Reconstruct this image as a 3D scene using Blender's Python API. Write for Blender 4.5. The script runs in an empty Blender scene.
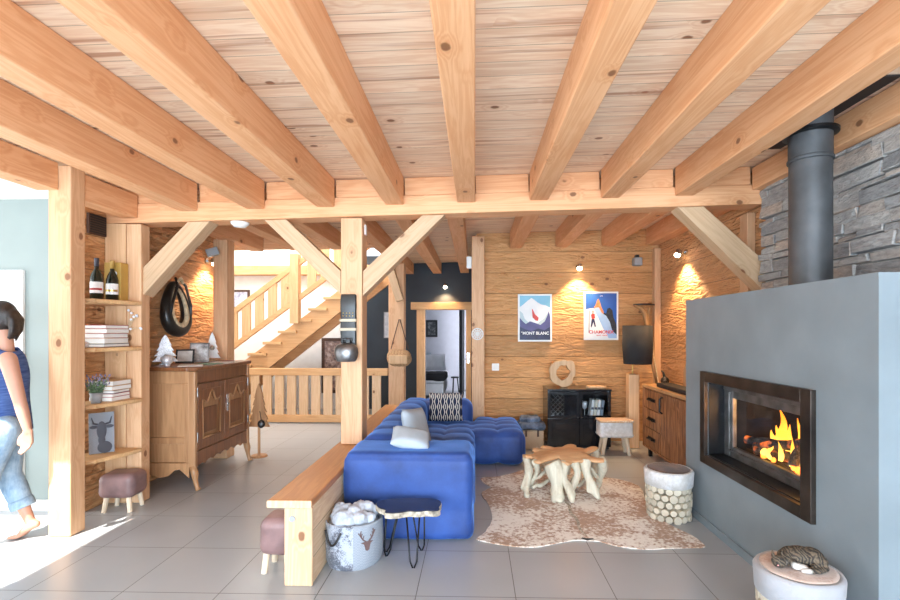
import bpy, bmesh, math, random
from mathutils import Vector, Matrix, noise
random.seed(7)
SC = bpy.context.scene
COL = SC.collection
PI = math.pi

# ------------------------------------------------------------------ camera
FPX, HORY, CAMH = 480.0, 332.0, 1.5
YAW = math.atan(12.5 / FPX)
cd = bpy.data.cameras.new('camera'); cam = bpy.data.objects.new('camera', cd); COL.objects.link(cam)
cd.sensor_width = 36; cd.lens = FPX / 900 * 36
cd.shift_x = -12.5 / 900; cd.shift_y = (HORY - 300) / 900
cd.clip_start = 0.05
cam.location = (0, 0, CAMH); cam.rotation_euler = (PI / 2, 0, YAW)
SC.camera = cam
_s, _c = math.sin(YAW), math.cos(YAW)
def ray(px, py):
    u = (px - 462.5) / FPX; v = (HORY - py) / FPX
    return Vector((-_s + u * _c, _c + u * _s, v))
def atY(px, py, y):
    d = ray(px, py); t = y / d.y; return Vector((d.x * t, y, CAMH + d.z * t))
def atX(px, py, x):
    d = ray(px, py); t = x / d.x; return Vector((x, d.y * t, CAMH + d.z * t))
def atZ(px, py, z=0.0):
    d = ray(px, py); t = (z - CAMH) / d.z; return Vector((d.x * t, d.y * t, z))
TILT = 0.024                      # the old timber frame rises gently to the right

# ------------------------------------------------------------------ materials
def srgb(r, g, b):
    f = lambda c: (c / 255 / 12.92) if c / 255 <= 0.04045 else ((c / 255 + 0.055) / 1.055) ** 2.4
    return (f(r), f(g), f(b), 1)
class NT:
    def __init__(s, name):
        s.m = bpy.data.materials.new(name); s.m.use_nodes = True
        s.t = s.m.node_tree; s.t.nodes.clear()
        s.out = s.n('ShaderNodeOutputMaterial'); s.b = s.n('ShaderNodeBsdfPrincipled')
        s.l(s.b.outputs[0], s.out.inputs[0])
    def n(s, k, **kw):
        nd = s.t.nodes.new(k)
        for a, v in kw.items(): setattr(nd, a, v)
        return nd
    def l(s, a, b): s.t.links.new(a, b)
    def val(s, sock, v):
        if isinstance(v, bpy.types.NodeSocket): s.l(v, sock)
        else: sock.default_value = v
    def math(s, op, a, b=0.0, c=0.0):
        nd = s.n('ShaderNodeMath', operation=op)
        s.val(nd.inputs[0], a); s.val(nd.inputs[1], b); s.val(nd.inputs[2], c); return nd.outputs[0]
    def mix(s, f, a, b, mode='MIX'):
        nd = s.n('ShaderNodeMix', data_type='RGBA', blend_type=mode)
        s.val(nd.inputs[0], f); s.val(nd.inputs[6], a); s.val(nd.inputs[7], b); return nd.outputs[2]
    def ramp(s, f, stops, interp='LINEAR'):
        nd = s.n('ShaderNodeValToRGB'); nd.color_ramp.interpolation = interp
        e = nd.color_ramp.elements
        while len(e) < len(stops): e.new(0.5)
        for i, (p, c) in enumerate(stops):
            e[i].position = p; e[i].color = c if len(c) == 4 else (*c, 1)
        s.val(nd.inputs[0], f); return nd.outputs[0]
    def obj(s, rnd=True):
        tc = s.n('ShaderNodeTexCoord'); v = tc.outputs['Object']
        if rnd:
            oi = s.n('ShaderNodeObjectInfo'); sc = s.n('ShaderNodeVectorMath', operation='SCALE')
            cb = s.n('ShaderNodeCombineXYZ'); cb.inputs[0].default_value = 3.1; cb.inputs[1].default_value = 7.7; cb.inputs[2].default_value = 5.3
            s.l(cb.outputs[0], sc.inputs[0]); s.l(oi.outputs['Random'], sc.inputs[3])
            ad = s.n('ShaderNodeVectorMath', operation='ADD'); s.l(v, ad.inputs[0]); s.l(sc.outputs[0], ad.inputs[1]); v = ad.outputs[0]
        return v
    def scale(s, v, sc):
        mp = s.n('ShaderNodeMapping'); s.l(v, mp.inputs[0]); mp.inputs['Scale'].default_value = sc; return mp.outputs[0]
    def noise(s, v, scale=5, detail=4, rough=.5, dist=0):
        nd = s.n('ShaderNodeTexNoise'); s.l(v, nd.inputs['Vector'])
        nd.inputs['Scale'].default_value = scale; nd.inputs['Detail'].default_value = detail
        nd.inputs['Roughness'].default_value = rough; nd.inputs['Distortion'].default_value = dist
        return nd.outputs['Fac']
    def vor(s, v, scale=5, feat='F1', out='Distance', rnd=1):
        nd = s.n('ShaderNodeTexVoronoi', feature=feat); s.l(v, nd.inputs['Vector']); nd.inputs['Scale'].default_value = scale
        nd.inputs['Randomness'].default_value = rnd
        return nd.outputs[out]
    def sep(s, v):
        nd = s.n('ShaderNodeSeparateXYZ'); s.l(v, nd.inputs[0]); return nd.outputs
    def bump(s, h, st=.3, dist=.01):
        nd = s.n('ShaderNodeBump'); nd.inputs['Strength'].default_value = st; nd.inputs['Distance'].default_value = dist
        s.l(h, nd.inputs['Height']); s.l(nd.outputs[0], s.b.inputs['Normal'])
    def set(s, col=None, rough=.5, metal=0, **kw):
        if col is not None: s.val(s.b.inputs['Base Color'], col)
        s.val(s.b.inputs['Roughness'], rough); s.val(s.b.inputs['Metallic'], metal)
        for k, v in kw.items(): s.val(s.b.inputs[k.replace('_', ' ')], v)
        return s.m

def plain(name, col, rough=.5, metal=0, var=.08, nscale=8, bump=0, bscale=60, **kw):
    n = NT(name); v = n.obj()
    f = n.noise(v, nscale, 5)
    dk = tuple(c * (1 - 2 * var) for c in col[:3]) + (1,); lt = tuple(min(1, c * (1 + 2 * var)) for c in col[:3]) + (1,)
    c = n.ramp(f, [(.3, dk), (.7, lt)])
    if bump: n.bump(n.noise(v, bscale, 3), bump, .004)
    return n.set(c, rough, metal, **kw)

def wood(name, light, dark, axis='X', plank=None, rough=.6, knots=.6, knotcol=(.20, .075, .028, 1), bump=.15, hewn=0, seam=.02, pvar=.25, gs=1.0, streak=.5, red=0):
    """grain runs along the axis; plank = (axis, width) splits the face into boards"""
    n = NT(name); v = n.obj()
    ax = 'XYZ'.index(axis)
    g = [9 * gs, 9 * gs, 9 * gs]; g[ax] = .55 * gs
    raw = n.obj(rnd=False)
    if plank:
        pa, pw = 'XYZ'.index(plank[0]), plank[1]
        q = n.math('DIVIDE', n.sep(raw)[pa], pw); idx = n.math('FLOOR', q); fr = n.math('FRACT', q)
        wn = n.n('ShaderNodeTexWhiteNoise', noise_dimensions='1D'); n.l(idx, wn.inputs['W'])
        sc = n.n('ShaderNodeVectorMath', operation='SCALE'); n.l(wn.outputs['Color'], sc.inputs[0]); sc.inputs[3].default_value = 9
        ad = n.n('ShaderNodeVectorMath', operation='ADD'); n.l(v, ad.inputs[0]); n.l(sc.outputs[0], ad.inputs[1]); v = ad.outputs[0]
    vm = n.scale(v, g)
    # knots: sparse stretched cells
    k = [5.2, 5.2, 5.2]; k[ax] = 3.6
    vk = n.scale(v, k)
    vn = n.n('ShaderNodeTexVoronoi'); n.l(vk, vn.inputs['Vector']); vn.inputs['Scale'].default_value = 1.0
    kd = vn.outputs['Distance']; ksel = n.sep(vn.outputs['Color'])[0]
    on = n.math('LESS_THAN', ksel, knots)
    kd2 = n.math('ADD', kd, n.math('MULTIPLY', n.math('SUBTRACT', n.noise(v, 30, 2), .5), .05))
    kmask = n.math('MULTIPLY', n.ramp_v(kd2, .075, .125), on)
    swirl = n.math('MULTIPLY', n.ramp_v(kd2, .08, .40), on)
    f1 = n.noise(vm, 1.0, 5, .6, .6)
    gx = n.math('ADD', n.math('MULTIPLY', f1, 9), n.math('MULTIPLY', swirl, 2.2))
    rings = n.math('ADD', n.math('MULTIPLY', n.math('SINE', n.math('MULTIPLY', gx, 5.0)), .5), .5)
    fine = n.noise(n.scale(v, [c * 7 for c in g]), 1, 3)
    f = n.math('ADD', n.math('MULTIPLY', rings, .55 * streak), n.math('ADD', n.math('MULTIPLY', fine, .3), n.math('MULTIPLY', n.noise(v, 1.3, 3), .45)))
    c = n.ramp(f, [(.25, light), (.95, dark)])
    c = n.mix(n.math('MULTIPLY', swirl, .35), c, dark)
    c = n.mix(n.math('MULTIPLY', kmask, .9), c, knotcol)
    if red:
        rg_ = [16, 16, 16]; rg_[ax] = .5
        c = n.mix(n.math('MULTIPLY', n.ramp_v(n.noise(n.scale(v, rg_), 1, 3, .55), .60, .40), 0.0) if False else n.math('MULTIPLY', n.math('SUBTRACT', 1, n.ramp_v(n.noise(n.scale(v, rg_), 1, 3, .55), .56, .70)), red), c, (.40, .17, .085, 1))
    h = n.math('MULTIPLY', rings, .3)
    if plank:
        vv = n.math('ADD', n.math('MULTIPLY', wn.outputs['Value'], pvar * 2), 1 - pvar)
        hsv = n.n('ShaderNodeHueSaturation'); n.l(vv, hsv.inputs['Value']); n.l(c, hsv.inputs['Color']); c = hsv.outputs[0]
        e = n.math('MINIMUM', fr, n.math('SUBTRACT', 1, fr))
        sm = n.math('LESS_THAN', e, seam)
        c = n.mix(n.math('MULTIPLY', sm, .65), c, tuple(x * .35 for x in dark[:3]) + (1,))
        h = n.math('SUBTRACT', h, n.math('MULTIPLY', sm, 1.5))
    if hewn:
        hs = [5.5, 5.5, 13.0]; hs[ax] = 3.0
        w = n.noise(n.scale(raw, hs), 1.6, 2, .45, 1.2)
        h = n.math('ADD', h, n.math('MULTIPLY', w, 8 * hewn))
        bp = .9
    else: bp = bump
    n.bump(h, bp, .012 if hewn else .004)
    return n.set(c, rough)
def _ramp_v(s, v, lo, hi):           # 1 below lo, 0 above hi
    mr = s.n('ShaderNodeMapRange', interpolation_type='SMOOTHSTEP')
    s.val(mr.inputs[0], v); mr.inputs[1].default_value = lo; mr.inputs[2].default_value = hi
    mr.inputs[3].default_value = 1; mr.inputs[4].default_value = 0
    return mr.outputs[0]
NT.ramp_v = _ramp_v

def emit(name, col, st):
    n = NT(name); n.set((0, 0, 0, 1), .5, Emission_Color=col, Emission_Strength=st); return n.m
def glass(name, col=(.9, .93, .95, 1), rough=.02):
    n = NT(name)
    g = n.n('ShaderNodeBsdfGlossy'); g.inputs['Roughness'].default_value = rough
    t = n.n('ShaderNodeBsdfTransparent'); t.inputs[0].default_value = col
    lw = n.n('ShaderNodeLayerWeight'); lw.inputs[0].default_value = .5
    fr = n.math('ADD', n.math('MULTIPLY', n.math('POWER', lw.outputs['Facing'], 5.0), .5), .02)
    ms = n.n('ShaderNodeMixShader'); n.l(fr, ms.inputs[0]); n.l(t.outputs[0], ms.inputs[1]); n.l(g.outputs[0], ms.inputs[2])
    n.l(ms.outputs[0], n.out.inputs[0]); return n.m

M = {}
PINE_L, PINE_D = (.78, .44, .235, 1), (.60, .25, .095, 1)
M['beam'] = wood('pine beam', PINE_L, PINE_D, 'X', knots=.6)
M['beamZ'] = wood('pine post', (.70, .44, .255, 1), (.52, .26, .12, 1), 'Z', knots=.6)
M['grey_beam'] = wood('weathered pine brace', (.62, .43, .265, 1), (.45, .28, .15, 1), 'X', knots=.35)
M['ceil'] = wood('ceiling boards', (.92, .75, .57, 1), (.74, .50, .32, 1), 'X', plank=('Y', .135), knots=.55, pvar=.06, seam=.018, streak=.7, red=.7)
M['wallX'] = wood('hewn wall boards along x', (.64, .345, .145, 1), (.44, .20, .065, 1), 'X', plank=('Z', .29), knots=.6, hewn=.5, pvar=.12, seam=.012, streak=.5)
M['wallY'] = wood('hewn wall boards along y', (.72, .40, .19, 1), (.50, .23, .085, 1), 'Y', plank=('Z', .29), knots=.35, hewn=.75, pvar=.1, seam=.012, streak=.5)
M['shelf'] = wood('shelf pine', (.72, .46, .23, 1), (.50, .27, .11, 1), 'X', knots=.3)
M['panelZ'] = wood('pale pine panel', (.76, .50, .29, 1), (.58, .32, .15, 1), 'Z', knots=.35)
M['bench'] = wood('bench top pine', (.58, .27, .09, 1), (.40, .155, .042, 1), 'Y', knots=.12, rough=.35)
M['benchside'] = wood('bench side pine', (.75, .57, .38, 1), (.55, .34, .19, 1), 'Y', plank=('Z', .16), knots=.6, pvar=.08)
M['benchend'] = wood('bench end grain', (.72, .50, .32, 1), (.52, .29, .15, 1), 'Z', knots=.6)
M['stair'] = wood('stair pine', (.72, .43, .21, 1), (.55, .28, .11, 1), 'X', knots=.3)
M['stairZ'] = wood('stair baluster pine', (.74, .47, .25, 1), (.56, .30, .13, 1), 'Z', knots=.35)
M['railZ'] = wood('railing board pine', (.76, .53, .33, 1), (.60, .36, .19, 1), 'Z', knots=.5)
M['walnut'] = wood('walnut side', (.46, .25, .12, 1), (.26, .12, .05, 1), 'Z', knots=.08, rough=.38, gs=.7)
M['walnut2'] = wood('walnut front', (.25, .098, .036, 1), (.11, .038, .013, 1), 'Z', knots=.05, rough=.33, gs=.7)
M['mango'] = wood('rustic brown timber', (.46, .21, .085, 1), (.15, .055, .02, 1), 'Z', knots=.3, rough=.5, gs=1.6, streak=1.0)
M['mangotop'] = wood('rustic top timber', (.62, .36, .16, 1), (.42, .2, .075, 1), 'Y', knots=.2, rough=.5)
M['rawwood'] = wood('raw light wood', (.66, .45, .26, 1), (.45, .25, .12, 1), 'Z', knots=.3)
M['root'] = wood('pale washed root wood', (.64, .60, .48, 1), (.46, .39, .28, 1), 'Z', knots=.1, gs=.8, bump=.3)
M['roottop'] = wood('sanded root top', (.70, .42, .22, 1), (.50, .25, .11, 1), 'X', knots=.25, gs=.6)
M['white'] = plain('white plaster', (.80, .79, .77, 1), .8, var=.02)
M['whitepaint'] = plain('white paint', (.82, .82, .80, 1), .5, var=.01)
M['sage'] = plain('pale sage wall', (.27, .32, .31, 1), .6, var=.03, nscale=2)
M['darkblue'] = plain('dark slate blue wall', (.030, .042, .056, 1), .75, var=.06, nscale=3)
M['lilac'] = plain('pale grey lilac wall', (.60, .60, .66, 1), .8, var=.02)
M['hearth'] = plain('blue grey mineral plaster', (.19, .228, .25, 1), .5, var=.05, nscale=3, bump=.06, bscale=25)
M['blackmetal'] = plain('black steel', (.014, .015, .017, 1), .35, .6, var=.15)
M['framemetal'] = plain('burnished dark steel', (.052, .040, .033, 1), .36, .75, var=.25, nscale=6)
M['greysteel'] = plain('brushed grey steel', (.20, .195, .19, 1), .38, .85, var=.2, nscale=10)
M['pipe'] = plain('grey stove pipe paint', (.075, .08, .085, 1), .5, .35, var=.18, nscale=5)
M['soot'] = plain('sooty firebrick', (.018, .015, .013, 1), .9, var=.3, nscale=12)
M['gloss_black'] = plain('gloss black lacquer', (.010, .011, .014, 1), .12, var=.1)
M['black'] = plain('matt black', (.012, .012, .014, 1), .6, var=.1)
M['shade'] = plain('charcoal lampshade cloth', (.028, .029, .031, 1), .9, var=.1, bump=.1, bscale=200)
M['brass'] = plain('brass', (.6, .42, .14, 1), .3, .9)
M['chrome'] = plain('chrome', (.6, .6, .6, 1), .2, 1)
M['iron'] = plain('dark iron', (.06, .06, .062, 1), .4, .8, var=.2)
M['bellmetal'] = plain('worn bell metal', (.22, .22, .225, 1), .36, .85, var=.25, nscale=14)
M['glass'] = glass('clear glass')
M['grey_plastic'] = plain('grey plastic', (.30, .31, .32, 1), .45)
M['bulb'] = emit('lamp face', (1, .86, .66, 1), 14)
M['paper'] = plain('white paper', (.80, .79, .76, 1), .7, var=.02)
M['papergreen'] = plain('pale green paper', (.32, .55, .42, 1), .7)
M['red'] = plain('red cloth cover', (.36, .03, .03, 1), .5)
M['tanbook'] = plain('tan cover', (.52, .33, .17, 1), .6)
M['cream'] = plain('cream cover', (.75, .68, .55, 1), .6)
M['navybook'] = plain('dark book cover', (.05, .05, .07, 1), .5)
M['gold'] = plain('mustard gold card', (.46, .28, .06, 1), .45, var=.05)
M['bottle'] = plain('dark green bottle glass', (.010, .016, .010, 1), .08)
M['silver'] = plain('silver glitter', (.70, .70, .72, 1), .35, .4, var=.15, nscale=90, bump=.4, bscale=200)
M['green'] = plain('grey green leaves', (.10, .17, .08, 1), .7, var=.3, nscale=30)
M['lavender'] = plain('lavender buds', (.25, .22, .33, 1), .8, var=.2)
M['leather_pink'] = plain('mauve brown leather', (.22, .13, .125, 1), .42, var=.18, nscale=6, bump=.2, bscale=80)
M['leather_dark'] = plain('black leather', (.022, .024, .024, 1), .35, var=.2, nscale=8)
M['leather_cream'] = plain('cream leather strip', (.52, .44, .32, 1), .6, var=.1)
M['strap_brown'] = plain('dark brown strap', (.08, .035, .02, 1), .6)
M['palelegs'] = wood('pale wood leg', (.78, .66, .50, 1), (.62, .46, .3, 1), 'Z', knots=.05)
M['cloth_white'] = plain('white cotton', (.78, .79, .83, 1), .9, var=.03, bump=.2, bscale=30)
M['cloth_black'] = plain('black cotton', (.012, .012, .015, 1), .95, var=.1)
M['pillow'] = plain('pale grey cushion cloth', (.42, .48, .54, 1), .9, var=.05, bump=.25, bscale=150)
M['skin'] = plain('skin', (.50, .26, .175, 1), .5, var=.04, nscale=10, Subsurface_Weight=.05)
M['hair'] = plain('dark brown hair', (.018, .010, .007, 1), .45, var=.35, nscale=40, bump=.6, bscale=120)
M['wicker'] = None

def velvet():
    n = NT('blue velvet'); v = n.obj(False)
    f = n.noise(v, 3.2, 5, .6); 
    c = n.ramp(f, [(.3, (.009, .033, .15, 1)), (.72, (.026, .083, .33, 1))])
    n.bump(n.noise(v, 9, 4), .12, .02)
    return n.set(c, .62, 0, Sheen_Weight=.9, Sheen_Roughness=.35, Sheen_Tint=(.16, .38, .95, 1))
M['velvet'] = velvet()

def tiles():
    n = NT('grey stone tiles'); v = n.obj(False)
    x, y, z = n.sep(v)
    S = .566
    qx = n.math('DIVIDE', n.math('SUBTRACT', x, .23), S); qy = n.math('DIVIDE', n.math('SUBTRACT', y, 3.285), S)
    fx, fy = n.math('FRACT', qx), n.math('FRACT', qy)
    ex = n.math('MINIMUM', fx, n.math('SUBTRACT', 1, fx)); ey = n.math('MINIMUM', fy, n.math('SUBTRACT', 1, fy))
    g = n.math('LESS_THAN', n.math('MINIMUM', ex, ey), .0045)
    cb = n.n('ShaderNodeCombineXYZ'); n.l(n.math('FLOOR', qx), cb.inputs[0]); n.l(n.math('FLOOR', qy), cb.inputs[1])
    wn = n.n('ShaderNodeTexWhiteNoise', noise_dimensions='2D'); n.l(cb.outputs[0], wn.inputs['Vector'])
    cl = n.noise(v, 1.5, 2, .5)
    f = n.math('ADD', n.math('MULTIPLY', cl, .8), n.math('MULTIPLY', wn.outputs['Value'], .2))
    c = n.ramp(f, [(.1, (.31, .33, .35, 1)), (.9, (.42, .44, .46, 1))])
    c = n.mix(g, c, (.11, .107, .10, 1))
    r = .28
    n.bump(n.math('MULTIPLY', g, -1.0), .12, .003)
    return n.set(c, r)
M['tiles'] = tiles()

def stone():
    n = NT('grey stacked slate'); v = n.obj(False)
    ge = n.n('ShaderNodeNewGeometry'); ri = ge.outputs['Random Per Island']
    c = n.ramp(ri, [(0, (.30, .30, .30, 1)), (.3, (.44, .43, .42, 1)), (.55, (.58, .56, .53, 1)), (.75, (.38, .38, .375, 1)), (.88, (.60, .50, .42, 1)), (1, (.50, .47, .44, 1))])
    f = n.noise(n.scale(v, (6, 6, 18)), 2.2, 6, .65)
    c = n.mix(.85, c, n.ramp(f, [(.25, (.45,) * 3), (.75, (1.15,) * 3)]), 'MULTIPLY')
    n.bump(f, .9, .03)
    return n.set(c, .85)
M['stone'] = stone()

def cowhide(name, base, patch, patch2, sc=2.2, th=.52, rnd=True, fleck=.5):
    n = NT(name); v = n.obj(rnd)
    f = n.noise(v, sc, 4, .6, .5)
    fl = n.noise(n.scale(v, (1, 1, 1)), sc * 14, 4, .7)
    ff = n.math('ADD', f, n.math('MULTIPLY', n.math('SUBTRACT', fl, .5), fleck))
    m = n.ramp_v(ff, th - .10, th + .10)
    pc = n.ramp(fl, [(.35, patch), (.65, patch2)])
    c = n.mix(m, pc, base)
    n.bump(n.noise(v, 150, 3), .35, .004)
    return n.set(c, .75, Sheen_Weight=.2)
M['rug'] = cowhide('brindle cow hide', (.84, .78, .70, 1), (.50, .29, .16, 1), (.36, .22, .145, 1), 2.4, .49, False, .95)
M['hide_white_dimmed'] = cowhide('white hide', (.33, .33, .35, 1), (.29, .28, .275, 1), (.25, .24, .235, 1), 2, .60)  # same white hide as hide_snow, colour darkened to offset strong window light
M['hide_snow'] = cowhide('snow white hide', (.68, .68, .70, 1), (.60, .58, .56, 1), (.50, .48, .46, 1), 2, .44)
M['hide_brown'] = cowhide('dark brown hide top', (.16, .07, .035, 1), (.035, .018, .012, 1), (.07, .03, .015, 1), 3, .5, True, .2)
M['hide_pink'] = cowhide('pale pinkish hide', (.52, .40, .34, 1), (.42, .29, .23, 1), (.36, .23, .18, 1), 5, .55, True, .3)
M['hide_tan'] = cowhide('tan and white hide', (.52, .33, .19, 1), (.32, .17, .08, 1), (.7, .62, .5, 1), 3, .5)

def logend():
    n = NT('log end grain'); v = n.obj(False)
    x, y, z = n.sep(v)
    r = n.math('SQRT', n.math('ADD', n.math('MULTIPLY', x, x), n.math('MULTIPLY', y, y)))
    rg = n.math('SINE', n.math('MULTIPLY', n.math('ADD', r, n.math('MULTIPLY', n.noise(n.obj(), 20, 2), .006)), 900))
    c = n.ramp(n.math('ADD', n.math('MULTIPLY', rg, .25), .5), [(.2, (.66, .60, .49, 1)), (.8, (.46, .39, .28, 1))])
    oi = n.n('ShaderNodeObjectInfo')
    hv = n.n('ShaderNodeHueSaturation'); n.l(n.math('ADD', n.math('MULTIPLY', oi.outputs['Random'], .35), .82), hv.inputs['Value']); n.l(c, hv.inputs['Color'])
    return n.set(hv.outputs[0], .8)
M['logend'] = logend()

def weave(name, a, b, sc=60):
    n = NT(name); v = n.obj()
    br = n.n('ShaderNodeTexChecker'); n.l(v, br.inputs['Vector']); br.inputs['Scale'].default_value = sc
    f = n.noise(v, sc * .6, 3)
    c = n.mix(n.math('ADD', n.math('MULTIPLY', br.outputs['Fac'], .5), n.math('MULTIPLY', f, .5)), a, b)
    n.bump(n.math('ADD', br.outputs['Fac'], f), .5, .004)
    return n.set(c, .8)
M['wicker'] = weave('woven wicker', (.62, .47, .33, 1), (.42, .29, .18, 1), 95)
M['linen'] = weave('light linen weave', (.34, .37, .42, 1), (.24, .27, .31, 1), 120)
M['furgrey'] = cowhide('mottled grey fur fabric', (.40, .43, .49, 1), (.12, .13, .16, 1), (.07, .075, .10, 1), 9, .50, True, .8)
M['fluff'] = plain('white fluffy fleece', (.46, .50, .57, 1), .95, var=.12, nscale=20, bump=.8, bscale=70, Sheen_Weight=.4)
M['plaid'] = plain('slate blue folded blanket', (.10, .13, .19, 1), .95, var=.35, nscale=14, bump=.5, bscale=40)
M['bark'] = plain('bark strip', (.42, .36, .28, 1), .9, var=.35, nscale=25, bump=.8, bscale=60)
M['slab'] = plain('dark stained slab', (.022, .024, .032, 1), .18, var=.35, nscale=5)
def denim():
    n = NT('faded denim'); v = n.obj(False)
    f = n.noise(v, 7, 4, .6); g = n.noise(n.scale(v, (90, 90, 25)), 1, 2)
    c = n.ramp(n.math('ADD', n.math('MULTIPLY', f, .75), n.math('MULTIPLY', g, .25)), [(.3, (.12, .22, .34, 1)), (.7, (.42, .54, .64, 1))])
    n.bump(n.noise(v, 22, 3), .35, .012)
    return n.set(c, .85)
M['denim'] = denim()
def tank():
    n = NT('heathered blue jersey'); v = n.obj(False)
    f = n.noise(n.scale(v, (8, 8, 60)), 1.5, 3)
    c = n.ramp(f, [(.35, (.03, .075, .26, 1)), (.7, (.10, .18, .44, 1))])
    return n.set(c, .85)
M['tank'] = tank()
def tabby():
    n = NT('tabby fur'); v = n.obj(False)
    x, y, z = n.sep(v)
    nz = n.noise(v, 14, 3)
    w = n.math('SINE', n.math('ADD', n.math('MULTIPLY', n.math('ADD', x, n.math('MULTIPLY', z, .5)), 300), n.math('MULTIPLY', nz, 40)))
    sp = n.noise(v, 95, 2)
    f = n.math('ADD', n.math('MULTIPLY', w, .22), n.math('ADD', .26, n.math('MULTIPLY', sp, .55)))
    c = n.ramp(f, [(.28, (.010, .009, .008, 1)), (.5, (.050, .037, .026, 1)), (.85, (.15, .11, .07, 1))])
    # white bib and paws low on the front side of the body
    lo = n.math('MULTIPLY', n.ramp_v(z, .038, .062), n.ramp_v(y, -.052, -.034))
    lo = n.math('MULTIPLY', n.math('MULTIPLY', lo, n.ramp_v(x, .005, .03)), n.math('SUBTRACT', 1, n.ramp_v(x, -.085, -.065)))
    c = n.mix(lo, c, (.55, .53, .50, 1))
    n.bump(n.noise(v, 260, 2), .4, .002)
    return n.set(c, .8)
M['tabby'] = tabby()
M['collarpad'] = plain('worn black harness leather', (.016, .016, .015, 1), .3, var=.3, nscale=9)
M['straw'] = plain('straw lining', (.62, .50, .32, 1), .85, var=.15, nscale=25)
M['horn'] = wood('bent ash wood', (.42, .25, .11, 1), (.25, .12, .045, 1), 'Z', knots=.1)
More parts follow.
